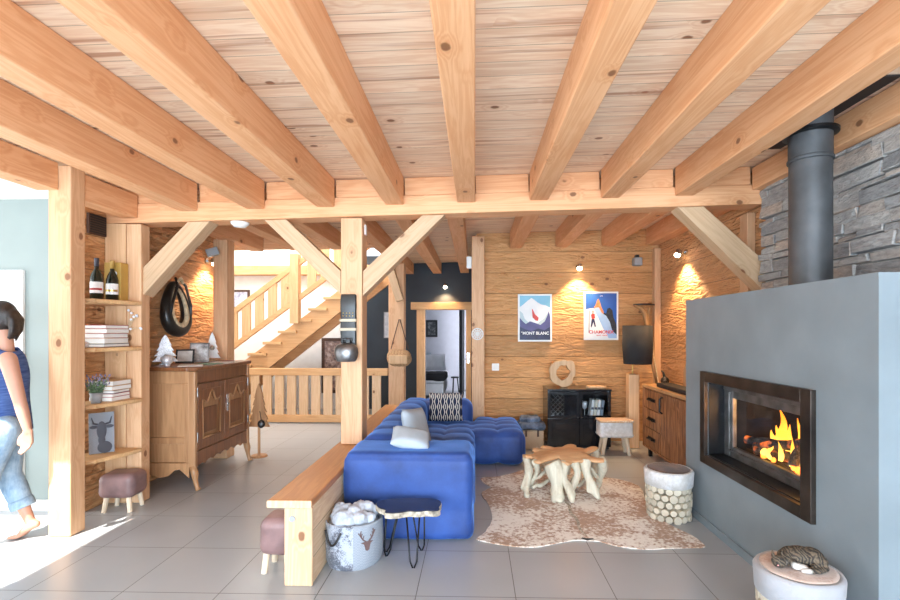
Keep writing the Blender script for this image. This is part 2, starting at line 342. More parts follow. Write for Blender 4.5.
# ------------------------------------------------------------------ mesh helpers
class MB:
    def __init__(s): s.b = bmesh.new()
    def face(s, vs):
        try: return s.b.faces.new(vs)
        except ValueError: return None
    def hexa(s, pts):                      # 8 points: 4 bottom, 4 top (ccw)
        v = [s.b.verts.new(p) for p in pts]
        for f in ((3, 2, 1, 0), (4, 5, 6, 7), (0, 1, 5, 4), (1, 2, 6, 5), (2, 3, 7, 6), (3, 0, 4, 7)): s.face([v[i] for i in f])
        return s
    def box(s, x0, x1, y0, y1, z0, z1):
        return s.hexa([(x0, y0, z0), (x1, y0, z0), (x1, y1, z0), (x0, y1, z0), (x0, y0, z1), (x1, y0, z1), (x1, y1, z1), (x0, y1, z1)])
    def obox(s, c, d, rot=None):
        R = rot or Matrix.Identity(3); c = Vector(c)
        P = []
        for z in (-1, 1):
            for x, y in ((-1, -1), (1, -1), (1, 1), (-1, 1)):
                P.append(c + R @ Vector((x * d[0] / 2, y * d[1] / 2, z * d[2] / 2)))
        return s.hexa(P)
    def tube(s, pts, rad, n=12, cap=True, flat=1.0, closed=False):
        pts = [Vector(p) for p in pts]; N = len(pts)
        if not hasattr(rad, '__len__'): rad = [rad] * N
        rings = []; up = None
        for i, p in enumerate(pts):
            if closed: t = (pts[(i + 1) % N] - pts[i - 1]).normalized()
            else: t = (pts[min(i + 1, N - 1)] - pts[max(i - 1, 0)]).normalized()
            if up is None:
                up = Vector((0, 0, 1)) if abs(t.z) < .9 else Vector((1, 0, 0))
            a = t.cross(up).normalized(); up = a.cross(t).normalized()
            rings.append([s.b.verts.new(p + (a * math.cos(2 * PI * k / n) + up * math.sin(2 * PI * k / n) * flat) * rad[i]) for k in range(n)])
        for i in range(N if closed else N - 1):
            A, B = rings[i], rings[(i + 1) % N]
            for k in range(n): s.face([A[k], A[(k + 1) % n], B[(k + 1) % n], B[k]])
        if cap and not closed:
            s.face(rings[0][::-1]); s.face(rings[-1])
        return s
    def cyl(s, p0, p1, r0, r1=None, n=16): return s.tube([p0, p1], [r0, r0 if r1 is None else r1], n)
    def lathe(s, prof, c=(0, 0, 0), n=24, wob=None, ang=(0, 2 * PI)):
        full = abs(ang[1] - ang[0] - 2 * PI) < 1e-6
        rings = []
        for r, z in prof:
            if r < 1e-5: rings.append([s.b.verts.new((c[0], c[1], c[2] + z))]); continue
            R = []
            for k in range(n if full else n + 1):
                a = ang[0] + (ang[1] - ang[0]) * k / n; rr = r * (wob(a, z) if wob else 1)
                R.append(s.b.verts.new((c[0] + rr * math.cos(a), c[1] + rr * math.sin(a), c[2] + z)))
            rings.append(R)
        for A, B in zip(rings, rings[1:]):
            L = max(len(A), len(B))
            for k in range(L if full else n):
                k2 = (k + 1) % L
                if len(A) == 1: s.face([A[0], B[k2], B[k]])
                elif len(B) == 1: s.face([A[k], A[k2], B[0]])
                else: s.face([A[k], A[k2], B[k2], B[k]])
        if len(rings[0]) > 1 and full: s.face(rings[0][::-1])
        if len(rings[-1]) > 1 and full: s.face(rings[-1])
        return s
    def prism(s, poly, o, ux, uy, un):     # polygon (2d) spanned by ux, uy at o, extruded by un
        o, ux, uy, un = Vector(o), Vector(ux), Vector(uy), Vector(un)
        A = [s.b.verts.new(o + ux * x + uy * y) for x, y in poly]; B = [s.b.verts.new(o + ux * x + uy * y + un) for x, y in poly]
        n = len(poly)
        s.face(A[::-1]); s.face(B)
        for i in range(n): s.face([A[i], A[(i + 1) % n], B[(i + 1) % n], B[i]])
        return s
    def ell(s, c, r, n=12, rot=None):
        if not hasattr(r, '__len__'): r = (r, r, r)
        R = rot or Matrix.Identity(3); c = Vector(c); m = max(6, n // 2 + 2)
        top = s.b.verts.new(c + R @ Vector((0, 0, r[2]))); bot = s.b.verts.new(c + R @ Vector((0, 0, -r[2])))
        rings = []
        for i in range(1, m):
            th = PI * i / m
            rings.append([s.b.verts.new(c + R @ Vector((r[0] * math.sin(th) * math.cos(2 * PI * k / n), r[1] * math.sin(th) * math.sin(2 * PI * k / n), r[2] * math.cos(th)))) for k in range(n)])
        for k in range(n):
            s.face([top, rings[0][k], rings[0][(k + 1) % n]]); s.face([bot, rings[-1][(k + 1) % n], rings[-1][k]])
        for A, B in zip(rings, rings[1:]):
            for k in range(n): s.face([A[k], B[k], B[(k + 1) % n], A[(k + 1) % n]])
        return s
    def rbox(s, x0, x1, y0, y1, z0, z1, r=.05, step=.06, disp=None, seg=4, R=None):
        lo, hi = (x0, y0, z0), (x1, y1, z1)
        r = min(r, *(.499 * (hi[i] - lo[i]) for i in range(3)))
        ax = []
        for i in range(3):
            L = [lo[i] + r * k / seg for k in range(seg)]
            m = max(1, int((hi[i] - lo[i] - 2 * r) / step))
            L += [lo[i] + r + (hi[i] - lo[i] - 2 * r) * k / m for k in range(m + 1)]
            L += [hi[i] - r + r * k / seg for k in range(1, seg + 1)]
            ax.append(L)
        cache = {}
        def V(p):
            k = tuple(round(a, 5) for a in p)
            if k in cache: return cache[k]
            q = Vector([min(max(p[i], lo[i] + r), hi[i] - r) for i in range(3)]); d = Vector(p) - q
            if d.length > 1e-9: nn = d.normalized(); w = q + nn * r
            else: nn = Vector((0, 0, 1)); w = Vector(p)
            if disp: w = w + nn * disp(w, nn)
            if R: w = R(w)
            cache[k] = s.b.verts.new(w); return cache[k]
        for a in range(3):
            b_, c_ = (a + 1) % 3, (a + 2) % 3
            for side in (0, 1):
                fx = lo[a] if side == 0 else hi[a]
                for i in range(len(ax[b_]) - 1):
                    for j in range(len(ax[c_]) - 1):
                        q = []
                        for (ii, jj) in ((i, j), (i + 1, j), (i + 1, j + 1), (i, j + 1)):
                            p = [0, 0, 0]; p[a] = fx; p[b_] = ax[b_][ii]; p[c_] = ax[c_][jj]; q.append(V(p))
                        if side == 0: q = q[::-1]
                        if len(set(q)) == 4: s.face(q)
        return s
    def xf(s, mat):
        bmesh.ops.transform(s.b, matrix=mat, verts=s.b.verts[:]); return s
    def build(s, name, mat, parent=None, loc=None, smooth=False, bev=0, local=False, remesh=0, sm=0, rot=None):
        """vertices are in world space; they are re-based to the parent's (or loc's) origin"""
        me = bpy.data.meshes.new(name)
        bmesh.ops.recalc_face_normals(s.b, faces=s.b.faces[:])
        org = Vector((0, 0, 0))
        if not local:
            if parent is not None: org = wloc(parent)
            elif loc is not None: org = Vector(loc)
            if org.length: bmesh.ops.translate(s.b, vec=-org, verts=s.b.verts[:])
        s.b.to_mesh(me); s.b.free()
        if smooth:
            for p in me.polygons: p.use_smooth = True
        o = bpy.data.objects.new(name, me); COL.objects.link(o)
        ms = mat if isinstance(mat, (list, tuple)) else [mat]
        for m in ms: me.materials.append(M[m] if isinstance(m, str) else m)
        if parent is not None: o.parent = parent
        elif loc is not None: o.location = loc
        if rot is not None: o.rotation_euler = rot
        if remesh:
            r = o.modifiers.new('remesh', 'REMESH'); r.mode = 'VOXEL'; r.voxel_size = remesh; r.use_smooth_shade = True
        if sm:
            r = o.modifiers.new('smooth', 'SMOOTH'); r.iterations = sm; r.factor = .5
        if bev:
            b = o.modifiers.new('bevel', 'BEVEL'); b.width = bev; b.segments = 2; b.limit_method = 'ANGLE'; b.angle_limit = .6
            for p in me.polygons: p.use_smooth = True
            b.harden_normals = True
        return o
def wloc(o):
    v = Vector(o.location)
    while o.parent is not None: o = o.parent; v = v + Vector(o.location)
    return v
def tag(o, label, cat, group=None, kind=None):
    o['label'] = label; o['category'] = cat
    if group: o['group'] = group
    if kind: o['kind'] = kind
    return o
def thing(name, label, cat, loc=(0, 0, 0), rotz=0, group=None):
    o = bpy.data.objects.new(name, None); COL.objects.link(o); o.empty_display_size = .1
    o.location = loc; o.rotation_euler = (0, 0, rotz)
    return tag(o, label, cat, group)
def struct(o): o['kind'] = 'structure'; return o
def copy_tree(o, parent=None):
    c = o.copy(); COL.objects.link(c)
    if parent is not None: c.parent = parent
    for ch in [q for q in bpy.data.objects if q.parent == o]: copy_tree(ch, c)
    return c
def beam(name, p0, p1, w, h, label, cat, mat='beam', group=None, up=(0, 0, 1), bev=.008):
    """squared timber from p0 to p1 (centre line); the grain follows its own x axis"""
    p0, p1 = Vector(p0), Vector(p1); x = (p1 - p0); L = x.length; x.normalize()
    up = Vector(up); y = up.cross(x).normalized(); z = x.cross(y)
    b = MB(); b.box(-L / 2, L / 2, -w / 2, w / 2, -h / 2, h / 2)
    o = b.build(name, mat, None, local=True, bev=bev)
    R = Matrix((x, y, z)).transposed()
    o.matrix_world = Matrix.Translation((p0 + p1) / 2) @ R.to_4x4()
    return tag(o, label, cat, group)
def text(name, body, size, mat, parent, loc, rot, ext=.0008, align='CENTER', sx=1.0):
    cu = bpy.data.curves.new(name, 'FONT'); cu.body = body; cu.size = size; cu.extrude = ext; cu.align_x = align; cu.offset = size * .022
    to = bpy.data.objects.new(name, cu); COL.objects.link(to)
    bpy.context.view_layer.update()
    dg = bpy.context.evaluated_depsgraph_get()
    me = bpy.data.meshes.new_from_object(to.evaluated_get(dg))
    bpy.data.objects.remove(to)
    o = bpy.data.objects.new(name, me); COL.objects.link(o); me.materials.clear(); me.materials.append(M[mat])
    o.parent = parent; o.location = loc; o.rotation_euler = rot; o.scale = (sx, 1, 1)
    return o
# ------------------------------------------------------------------ the room shell
def zc(x): return 2.862 + TILT * x            # underside of the boards
def S(b, name, mat, **kw): return struct(b.build(name, mat, **kw))
b = MB(); b.box(-6.6, 2.95, -2.5, 12.6, -.12, 0); S(b, 'floor', 'tiles')
b = MB()
def slab(b, x0, x1, y0, y1, th=.14):
    b.hexa([(x0, y0, zc(x0)), (x1, y0, zc(x1)), (x1, y1, zc(x1)), (x0, y1, zc(x0)), (x0, y0, zc(x0) + th), (x1, y0, zc(x1) + th), (x1, y1, zc(x1) + th), (x0, y1, zc(x0) + th)])
slab(b, -3.4, 2.95, -2.5, 6.45); slab(b, -1.36, 2.95, 6.45, 9.45)
S(b, 'ceiling', 'ceil')
# back wall of hewn boards, corridor, dark wall with the bedroom opening
b = MB(); b.box(.02, 2.95, 6.66, 6.8, 0, 2.98); S(b, 'wall_back', 'wallX')
b = MB(); b.box(.12, .24, 6.8, 9.3, 0, 2.98); S(b, 'wall_corridor', 'white')
DX0, DX1, DZ = -.965, -.175, 1.93
b = MB(); b.box(-2.19, DX0, 9.3, 9.42, 0, 2.98); b.box(DX1, .24, 9.3, 9.42, 0, 2.98); b.box(DX0, DX1, 9.3, 9.42, DZ, 2.98)
S(b, 'wall_dark', 'darkblue')
b = MB(); b.box(-5.3, -2.19, 9.3, 9.42, 0, 4.7); S(b, 'wall_stairwell', 'white')
b = MB(); b.box(-5.42, -5.3, 5.9, 9.42, 0, 4.7); S(b, 'wall_stairwell_side', 'white')
b = MB(); b.box(-5.3, -3.25, 5.95, 6.07, 0, 4.7); b.box(-3.4, -1.36, 6.47, 6.55, 2.98, 4.7); b.box(-1.36, -1.28, 6.5, 9.42, 2.99, 4.7); S(b, 'wall_stairwell_front', 'white')
b = MB(); b.box(-5.42, -1.28, 5.9, 9.42, 4.7, 4.8); S(b, 'ceiling_stairwell', 'white')
# bedroom seen through the opening
b = MB(); b.box(-2.3, 1.3, 12.3, 12.42, 0, 2.6); b.box(-2.42, -2.3, 9.42, 12.42, 0, 2.6); b.box(1.3, 1.42, 9.42, 12.42, 0, 2.6)
S(b, 'wall_bedroom', 'lilac')
b = MB(); b.box(-2.42, 1.42, 9.42, 12.42, 2.6, 2.7); S(b, 'ceiling_bedroom', 'white')
# right wall: hewn boards at the far end, slate towards the camera
b = MB(); b.box(2.52, 2.66, 4.15, 6.66, 0, 2.98); S(b, 'wall_right', 'wallY')
b = MB(); b.box(2.47, 2.7, -2.5, 4.15, 0, 2.72)
rs = random.Random(3)
z = 0.02
while z < 2.70:
    h = rs.uniform(.04, .10) if z > 1.2 else rs.uniform(.12, .2)
    if z + h > 2.70: h = 2.71 - z
    y = .9 - rs.uniform(0, .2) if z > 1.2 else -2.4
    while y < 4.14:
        L = rs.uniform(.14, .5); y2 = min(y + L, 4.15)
        if 4.15 - y2 < .08: y2 = 4.15
        x = 2.425 + rs.uniform(-.010, .008)
        j = lambda a: rs.uniform(-a, a)
        g = .0025
        jb, jt, sl_ = j(.012), j(.012), j(.010)
        b.hexa([(x + j(.01), y + g, z + g + jb), (2.52, y + g, z + g), (2.52, y2 - g, z + g), (x + j(.01), y2 - g, z + g + jb + sl_),
                (x + j(.012), y + g + j(.008), z + h - g + jt), (2.52, y + g, z + h - g), (2.52, y2 - g, z + h - g), (x + j(.012), y2 - g + j(.008), z + h - g + jt + sl_)])
        y = y2
    z += h
S(b, 'wall_slate', 'stone', bev=.011)
# left wall behind the dresser and the shelf recess
b = MB(); b.box(-3.31, -3.25, 3.9, 5.95, 0, 2.95); S(b, 'wall_left', 'wallY')
b = MB(); b.box(-3.3, -3.05, -2.5, 1.1, 0, 2.9); S(b, 'wall_left_front', 'white')
# bright side room
b = MB(); b.box(-6.6, -3.312, 3.95, 4.1, 0, 2.62); S(b, 'wall_side_room', 'sage')
b = MB(); b.box(-6.6, -3.2, 1.9, 4.1, 2.62, 2.72); S(b, 'ceiling_side_room', 'white')
b = MB(); b.box(-6.6, -3.32, 3.93, 3.949, 0, .09); S(b, 'baseboard_side_room', 'whitepaint')
d = MB(); d.box(-4.62, -3.79, 3.925, 3.948, .0, 2.02); dd = struct(d.build('door_2', 'whitepaint'))
q = MB(); q.cyl((-3.86, 3.925, 1.02), (-3.86, 3.87, 1.02), .01); q.cyl((-3.86, 3.875, 1.02), (-3.97, 3.875, 1.02), .009); q.build('door_handle', 'chrome', dd)
# wall behind the camera: piers and lintel round two wide windows
b = MB(); b.box(-3.3, -2.9, -2.5, -2.35, 0, 2.9); b.box(-.2, .1, -2.5, -2.35, 0, 2.9); b.box(2.55, 2.95, -2.5, -2.35, 0, 2.9); b.box(-2.9, 2.55, -2.5, -2.35, 2.35, 2.8)
S(b, 'wall_rear', 'white')
for i, (x0, x1) in enumerate(((-2.9, -.2), (.1, 2.55))):
    f = MB()
    for bx in ((x0, x0 + .07, .0, 2.35), (x1 - .07, x1, .0, 2.35), ((x0 + x1) / 2 - .05, (x0 + x1) / 2 + .05, 0, 2.35)): f.box(bx[0], bx[1], -2.46, -2.39, bx[2], bx[3])
    f.box(x0, x1, -2.46, -2.39, 2.28, 2.35); f.box(x0, x1, -2.46, -2.39, 0, .06)
    w = struct(f.build('window_%d' % (i + 1), 'rawwood'))
    p = MB(); p.box(x0 + .07, x1 - .07, -2.43, -2.42, .06, 2.28); p.build('pane', 'glass', w)

# ------------------------------------------------------------------ the timber frame
b = beam('cross_beam', (-3.35, 4.25, 2.616 - TILT * 3.35), (2.45, 4.25, 2.616 + TILT * 2.45), .2, .168,
     'long squared pine cross beam spanning the room on braced posts', 'beam')
fj = [(-2.51, 'leftmost front ceiling joist, running in above the shelf post'), (-1.915, 'second front ceiling joist from the left, ending above the dresser'),
      (-1.30, 'third front ceiling joist from the left, ending left of the cowbell post'), (-.697, 'front ceiling joist ending just right of the cowbell post'),
      (-.077, 'middle front ceiling joist pointing straight at the camera'), (.548, 'front ceiling joist directly right of the middle one'),
      (1.157, 'front ceiling joist ending above the right hand poster'), (1.786, 'front ceiling joist passing just left of the stove pipe')]
for x, lab in fj:
    zb = 2.619 + TILT * x; h = zc(x) - zb
    beam('ceiling_joist', (x, -2.32, zb + h / 2), (x, 4.147, zb + h / 2), .158, h, lab, 'beam', group='front ceiling joists')
x = 2.44; beam('ceiling_joist', (x, -2.32, 2.80), (x, 4.147, 2.80), .17, .19, 'thick rightmost joist lying on top of the slate wall', 'beam', group='front ceiling joists')
nogs = [-2.51] + [f[0] for f in fj[1:]] + [2.44]
names = ['far left', 'second from the left', 'third from the left', 'fourth from the left', 'fifth from the left', 'third from the right', 'second from the right', 'rightmost']
xs = [-3.3] + nogs
nl = ['above the shelf recess', 'above the collar brace', 'left of the cowbell post', 'just above the cowbell post', 'between the cowbell post and the middle joist', 'right of the middle joist', 'above the left poster', 'above the right poster', 'left of the slate wall']
for i in range(len(xs) - 1):
    x0 = xs[i] + .082; x1 = xs[i + 1] - .082
    beam('blocking_board', (x0, 4.25, 2.781 + TILT * x0), (x1, 4.25, 2.781 + TILT * x1), .17, .158, 'short pine blocking board on the cross beam, ' + nl[i], 'beam', group='blocking boards on the cross beam')
bj = [(-2.95, 6.44, 'back joist nearest the horse collar wall'), (-2.4, 6.44, 'back joist behind the left brace of the cowbell post'), (-1.85, 6.44, 'back joist ending over the stairs, left of the cowbell post'),
      (-1.27, 9.29, 'back joist ending on the dark wall, left of three'), (-.73, 9.29, 'back joist ending on the dark wall above the door frame, middle of three'), (-.2, 9.29, 'back joist ending on the dark wall, right of three'),
      (.56, 6.655, 'back joist above the left poster'), (1.19, 6.655, 'back joist between the two posters'), (1.82, 6.655, 'back joist above the right poster'), (2.43, 6.655, 'back joist along the right hand hewn wall')]
for x, y1, lab in bj:
    zb = 2.645 + .018 * x; h = zc(x) - zb
    beam('ceiling_joist', (x, 4.353, zb + h / 2), (x, y1, zb + h / 2), .165, h, lab, 'beam', group='back ceiling joists')
beam('header_beam', (-3.4, 6.5, 2.72), (-1.37, 6.5, 2.75), .08, .2, 'header beam edging the stairwell opening', 'beam')
beam('wall_plate', (-5.25, 9.2, 2.69), (-1.45, 9.2, 2.69), .18, .18, 'long pine wall plate high on the white stairwell wall', 'beam')
beam('wall_plate', (-1.13, 9.24, 2.80), (.1, 9.24, 2.80), .1, .12, 'short pine plate at the top of the dark wall', 'beam') if False else None
# posts
def post(name, x0, x1, y0, y1, z0, z1, label, mat='beamZ', bev=.012):
    b = MB(); b.box(x0, x1, y0, y1, z0, z1)
    return tag(b.build(name, mat, loc=((x0 + x1) / 2, (y0 + y1) / 2, z0), bev=bev), label, 'post')
post('timber_post', -3.124, -2.955, 3.43, 3.57, 0, 2.72, 'massive squared post at the side opening, beside the walking woman')
post('timber_post', -1.175, -.985, 4.17, 4.36, .515, 2.50, 'central post standing on the bench, carrying the cowbell', bev=.01)
post('timber_post', -3.10, -2.93, 5.6, 5.78, 0, 2.60, 'post at the far end of the dresser wall, beside the stairs')
post('timber_post', -1.43, -1.17, 7.9, 8.1, 0, 2.64, 'post with the hanging wooden bag, at the end of the railing')
post('timber_post', -.045, .13, 6.5, 6.655, 0, 2.80, 'post with the white disc at the left end of the poster wall')
post('timber_post', 2.44, 2.518, 4.37, 4.5, 0, 2.575, 'slim post at the end of the slate wall under the cross beam')
post('timber_post', 2.43, 2.518, 6.56, 6.655, 0, 2.64, 'slim corner post where the two hewn walls meet')
beam('lintel_beam', (-3.12, .9, 2.635), (-3.12, 3.427, 2.635), .16, .2, 'thick lintel beam over the side opening on the left', 'beam')
beam('lintel_beam', (-3.04, 3.572, 2.60), (-3.04, 4.147, 2.60), .15, .2, 'short header beam over the shelf recess', 'beam')
# braces
def brace(pts, y0, y1, label, mat='grey_beam', top=True):
    """front face corners in order: two at the cross beam, then two at the post"""
    P = [atY(x, y, y0) for x, y in pts]
    if top:
        for k in (0, 1): P[k].z = 2.5315 + TILT * P[k].x
    d = ((P[0] + P[1]) / 2 - (P[2] + P[3]) / 2); c = sum(P, Vector()) / 4; c.y = (y0 + y1) / 2
    x = d.normalized(); y = Vector((0, 1, 0)); z = x.cross(y); R = Matrix((x, y, z)).transposed()
    b = MB(); Q = [R.transposed() @ (p - c) for p in P]; th = Vector((0, y1 - y0, 0))
    A = [b.b.verts.new(q) for q in Q]; B = [b.b.verts.new(q + th) for q in Q]
    b.face(A); b.face(B[::-1])
    for k in range(4): b.face([A[k], B[k], B[(k + 1) % 4], A[(k + 1) % 4]])
    o = b.build('knee_brace', mat, None, local=True, bev=.006); o.matrix_world = Matrix.Translation(c) @ R.to_4x4()
    return tag(o, label, 'beam')
brace([(187.5, 221), (210, 221), (142, 296.5), (142, 268.5)], 4.16, 4.31, 'left diagonal knee brace rising from the shelf side post')
brace([(264, 217), (286, 217), (340.6, 271), (340.6, 294)], 4.18, 4.31, 'diagonal knee brace rising left from the cowbell post')
brace([(445, 213), (422, 213), (362.8, 271), (362.8, 296)], 4.18, 4.31, 'diagonal knee brace rising right from the cowbell post')
brace([(677.5, 205.6), (704, 205.6), (766, 262), (766, 293)], 4.17, 4.33, 'right diagonal knee brace beside the stove pipe')
beam('knee_brace', atY(386, 255, 7.83), atY(400, 301, 7.83), .13, .13, 'short pale brace on the post with the hanging bag', 'beam', mat='grey_beam')

# door frame on the dark wall
d = MB(); d.box(DX0 - .16, DX0 + .0, 9.22, 9.31, 0, DZ); d.box(DX1, DX1 + .1, 9.22, 9.31, 0, DZ)
d1 = struct(d.build('door_1', 'stairZ', bev=.006))
l = MB(); l.box(DX0 - .27, DX1 + .17, 9.2, 9.31, DZ, DZ + .145); l.build('door_head', 'shelf', d1, bev=.006)
q = MB(); q.cyl((DX1 + .045, 9.22, .98), (DX1 + .045, 9.17, .98), .012); q.cyl((DX1 + .045, 9.175, .98), (DX1 - .04, 9.175, .98), .009); q.box(DX1 + .02, DX1 + .07, 9.212, 9.22, .9, 1.1)
q.build('door_handle', 'chrome', d1)

# ------------------------------------------------------------------ stairs and railings
YS0, YS1 = 8.16, 9.05
st = thing('staircase', 'open pine staircase rising to the right behind the railing', 'staircase', (-3.7, 8.6, 0))
tx0, tz0, dx, dz = -3.62, 1.33, .262, .193      # first tread seen
# back out to the floor
k0 = -6
for k in range(k0, 7):
    x = tx0 + k * dx; zz = tz0 + k * dz
    if zz < .1: continue
    b = MB(); b.box(x - .02, x + .30, YS0 - .03, YS1, zz - .045, zz); b.build('tread', 'shelf', st, bev=.004)
    b = MB(); 
sl = dz / dx
for yy in (YS0 + .02, YS1 - .1):
    b = MB()
    xa, xb = tx0 - 5.6 * dx, -1.36
    za = tz0 + (xa - tx0) * sl
    zbb = tz0 + (xb - tx0) * sl
    b.prism([(xa, max(0, za - .30)), (xa + .15, 0), (xa + .42, 0), (xb, zbb - .40), (xb, zbb - .06), (xa, za - .06)], (0, yy, 0), (1, 0, 0), (0, 0, 1), (0, .07, 0))
    b.build('stringer', 'stair', st, bev=.005)
rl = thing('stair_railing', 'pine handrail with wide board balusters along the staircase', 'railing', (-3.7, YS0 - .05, 0))
def zt(x): return tz0 + (x - tx0) * sl
xa, xb = -4.75, -1.75
yr0, yr1 = YS0 - .09, YS0 - .04
for nm, o, h in (('bottom_rail', .24, .10), ('top_rail', .83, .11)):
    b = MB(); b.prism([(xa, zt(xa) + o), (xb, zt(xb) + o), (xb, zt(xb) + o + h), (xa, zt(xa) + o + h)], (0, yr0, 0), (1, 0, 0), (0, 0, 1), (0, .06, 0)); b.build(nm, 'stair', rl, bev=.005)
x = xa + .1
while x < xb - .1:
    b = MB(); b.prism([(x, zt(x) + .33), (x + .15, zt(x + .15) + .33), (x + .15, zt(x + .15) + .85), (x, zt(x) + .85)], (0, yr0 + .012, 0), (1, 0, 0), (0, 0, 1), (0, .035, 0))
    if not (-3.15 < x + .07 < -2.95): b.build('baluster', 'stairZ', rl, bev=.003)
    x += .225
for xn in (-3.06, -4.78):
    b = MB(); b.box(xn - .075, xn + .075, yr0 - .04, yr0 + .1, max(0, zt(xn) - .1), zt(xn) + 1.08); b.build('newel_post', 'stairZ', rl, bev=.006)
lr = thing('low_railing', 'level pine railing of wide vertical boards in front of the stairs', 'railing', (-2.6, 7.85, 0))
YR = 7.85
b = MB(); b.box(-4.6, -1.43, YR - .03, YR + .05, .015, .135); b.build('bottom_rail', 'stair', lr, bev=.005)
b = MB(); b.box(-4.6, -1.43, YR - .035, YR + .055, .785, .90); b.build('top_rail', 'stair', lr, bev=.005)
for k in range(15):
    x1 = -1.545 - k * .2015
    b = MB(); b.box(x1 - .145, x1, YR - .015, YR + .025, .135, .785); b.build('baluster', 'railZ', lr, bev=.003)
# ------------------------------------------------------------------ fireplace
fp = thing('fireplace', 'large blue grey plastered fireplace with a wide built in stove', 'fireplace', (2.1, 3.1, 0))
FX, FY0, FY1, FT = 1.785, 2.17, 4.11, 1.765
OY0, OY1, OZ0, OZ1 = 2.645, 3.73, .56, 1.12      # opening in the face
b = MB()
xb = 2.385
def fbox(*a): b.box(*a)
fbox(FX, FX + .1, FY0, OY0, 0, FT); fbox(FX, FX + .1, OY1, FY1, 0, FT); fbox(FX, FX + .1, OY0, OY1, 0, OZ0); fbox(FX, FX + .1, OY0, OY1, OZ1, FT)
fbox(FX + .1, xb, FY0, FY0 + .08, 0, FT); fbox(FX + .1, xb, FY1 - .08, FY1, 0, FT); fbox(FX + .1, xb, FY0 + .08, FY1 - .08, FT - .06, FT); fbox(xb - .04, xb, FY0 + .08, FY1 - .08, 0, FT - .06)
b.build('surround', 'hearth', fp)
b = MB(); b.box(FX - .014, FX - .001, FY0, FY1 + .0, 0, .06); b.build('plinth', 'hearth', fp, bev=.003)
# projecting dark frame
b = MB(); x0, x1 = FX - .028, FX + .004
b.box(x0, x1, OY0 - .085, OY0, OZ0 - .07, OZ1 + .075); b.box(x0, x1, OY1, OY1 + .07, OZ0 - .07, OZ1 + .075); b.box(x0, x1, OY0, OY1, OZ0 - .07, OZ0); b.box(x0, x1, OY0, OY1, OZ1, OZ1 + .075)
b.build('outer_frame', 'framemetal', fp, bev=.003)
# reveal
XR = 1.905
b = MB(); b.box(FX + .004, XR, OY0, OY0 + .008, OZ0, OZ1); b.box(FX + .004, XR, OY1 - .008, OY1, OZ0, OZ1); b.box(FX + .004, XR, OY0 + .008, OY1 - .008, OZ0, OZ0 + .008); b.box(FX + .004, XR, OY0 + .008, OY1 - .008, OZ1 - .008, OZ1)
b.build('reveal', 'blackmetal', fp)
GY0, GY1, GZ0, GZ1 = 2.73, 3.60, .65, 1.01
b = MB(); b.box(XR, XR + .03, OY0 + .01, GY0, OZ0 + .01, OZ1 - .01); b.box(XR, XR + .03, GY1, OY1 - .01, OZ0 + .01, OZ1 - .01); b.box(XR, XR + .03, GY0, GY1, OZ0 + .01, GZ0); b.box(XR, XR + .03, GY0, GY1, GZ1, OZ1 - .01)
df = b.build('door_frame', 'greysteel', fp, bev=.003)
b = MB(); b.box(XR - .012, XR - .001, OY0 + .02, OY1 - .02, OZ1 - .055, OZ1 - .03); b.box(XR - .01, XR - .001, GY1 + .035, GY1 + .05, OZ0 + .02, OZ1 - .07); b.box(XR - .014, XR - .001, GY0, GY1 + .03, GZ0 - .035, GZ0 - .022); b.build('door_rib', 'greysteel', df, bev=.002)
b = MB(); b.box(XR + .012, XR + .017, GY0, GY1, GZ0, GZ1); b.build('door_glass', 'glass', fp)
b = MB(); xk = 2.335
b.box(xk, xk + .01, GY0 - .06, GY1 + .06, .6, 1.08); b.box(XR + .032, xk, GY0 - .07, GY0 - .06, .6, 1.08); b.box(XR + .032, xk, GY1 + .06, GY1 + .07, .6, 1.08); b.box(XR + .032, xk, GY0 - .06, GY1 + .06, .6, .62); b.box(XR + .032, xk, GY0 - .06, GY1 + .06, 1.07, 1.08)
b.build('firebox', 'soot', fp)
# stove pipe
PXc, PYc = 2.125, 3.1
pp = thing('stove_pipe', 'thick grey stove pipe rising from the fireplace to the ceiling', 'stove pipe', (PXc, PYc, FT))
b = MB(); b.lathe([(.116, 0), (.116, .81)], (PXc, PYc, FT), 40); b.build('pipe', 'pipe', pp, smooth=False, bev=.002)
b = MB(); b.lathe([(.121, .81), (.126, .815), (.126, .83), (.119, .835), (.119, 1.02), (.119, 1.13)], (PXc, PYc, FT), 40); b.build('upper_sleeve', 'pipe', pp, bev=.002)
b = MB(); b.lathe([(.121, .975), (.152, .98), (.152, 1.0), (.121, 1.005)], (PXc, PYc, FT), 40); b.build('collar_ring', 'blackmetal', pp, bev=.002)
b = MB(); b.hexa([(1.88, 2.7, zc(1.88) - .012), (2.345, 2.7, zc(2.345) - .012), (2.345, 3.75, zc(2.345) - .012), (1.88, 3.75, zc(1.88) - .012), (1.88, 2.7, zc(1.88) - .002), (2.345, 2.7, zc(2.345) - .002), (2.345, 3.75, zc(2.345) - .002), (1.88, 3.75, zc(1.88) - .002)])
tag(b.build('ceiling_plate', 'black', loc=(2.1, 3.2, 2.9)), 'black heat shield plate on the ceiling round the stove pipe', 'heat shield')
b = MB(); b.lathe([(0, 0), (.035, 0), (.03, .012), (.012, .02), (.016, .03), (0, .036)], (0, 0, 0), 16)
tag(b.build('cast_knob', 'iron', loc=(1.9, 2.35, FT), local=False), 'small dark iron knob lying on top of the fireplace', 'knob').location = (1.95, 2.26, FT)
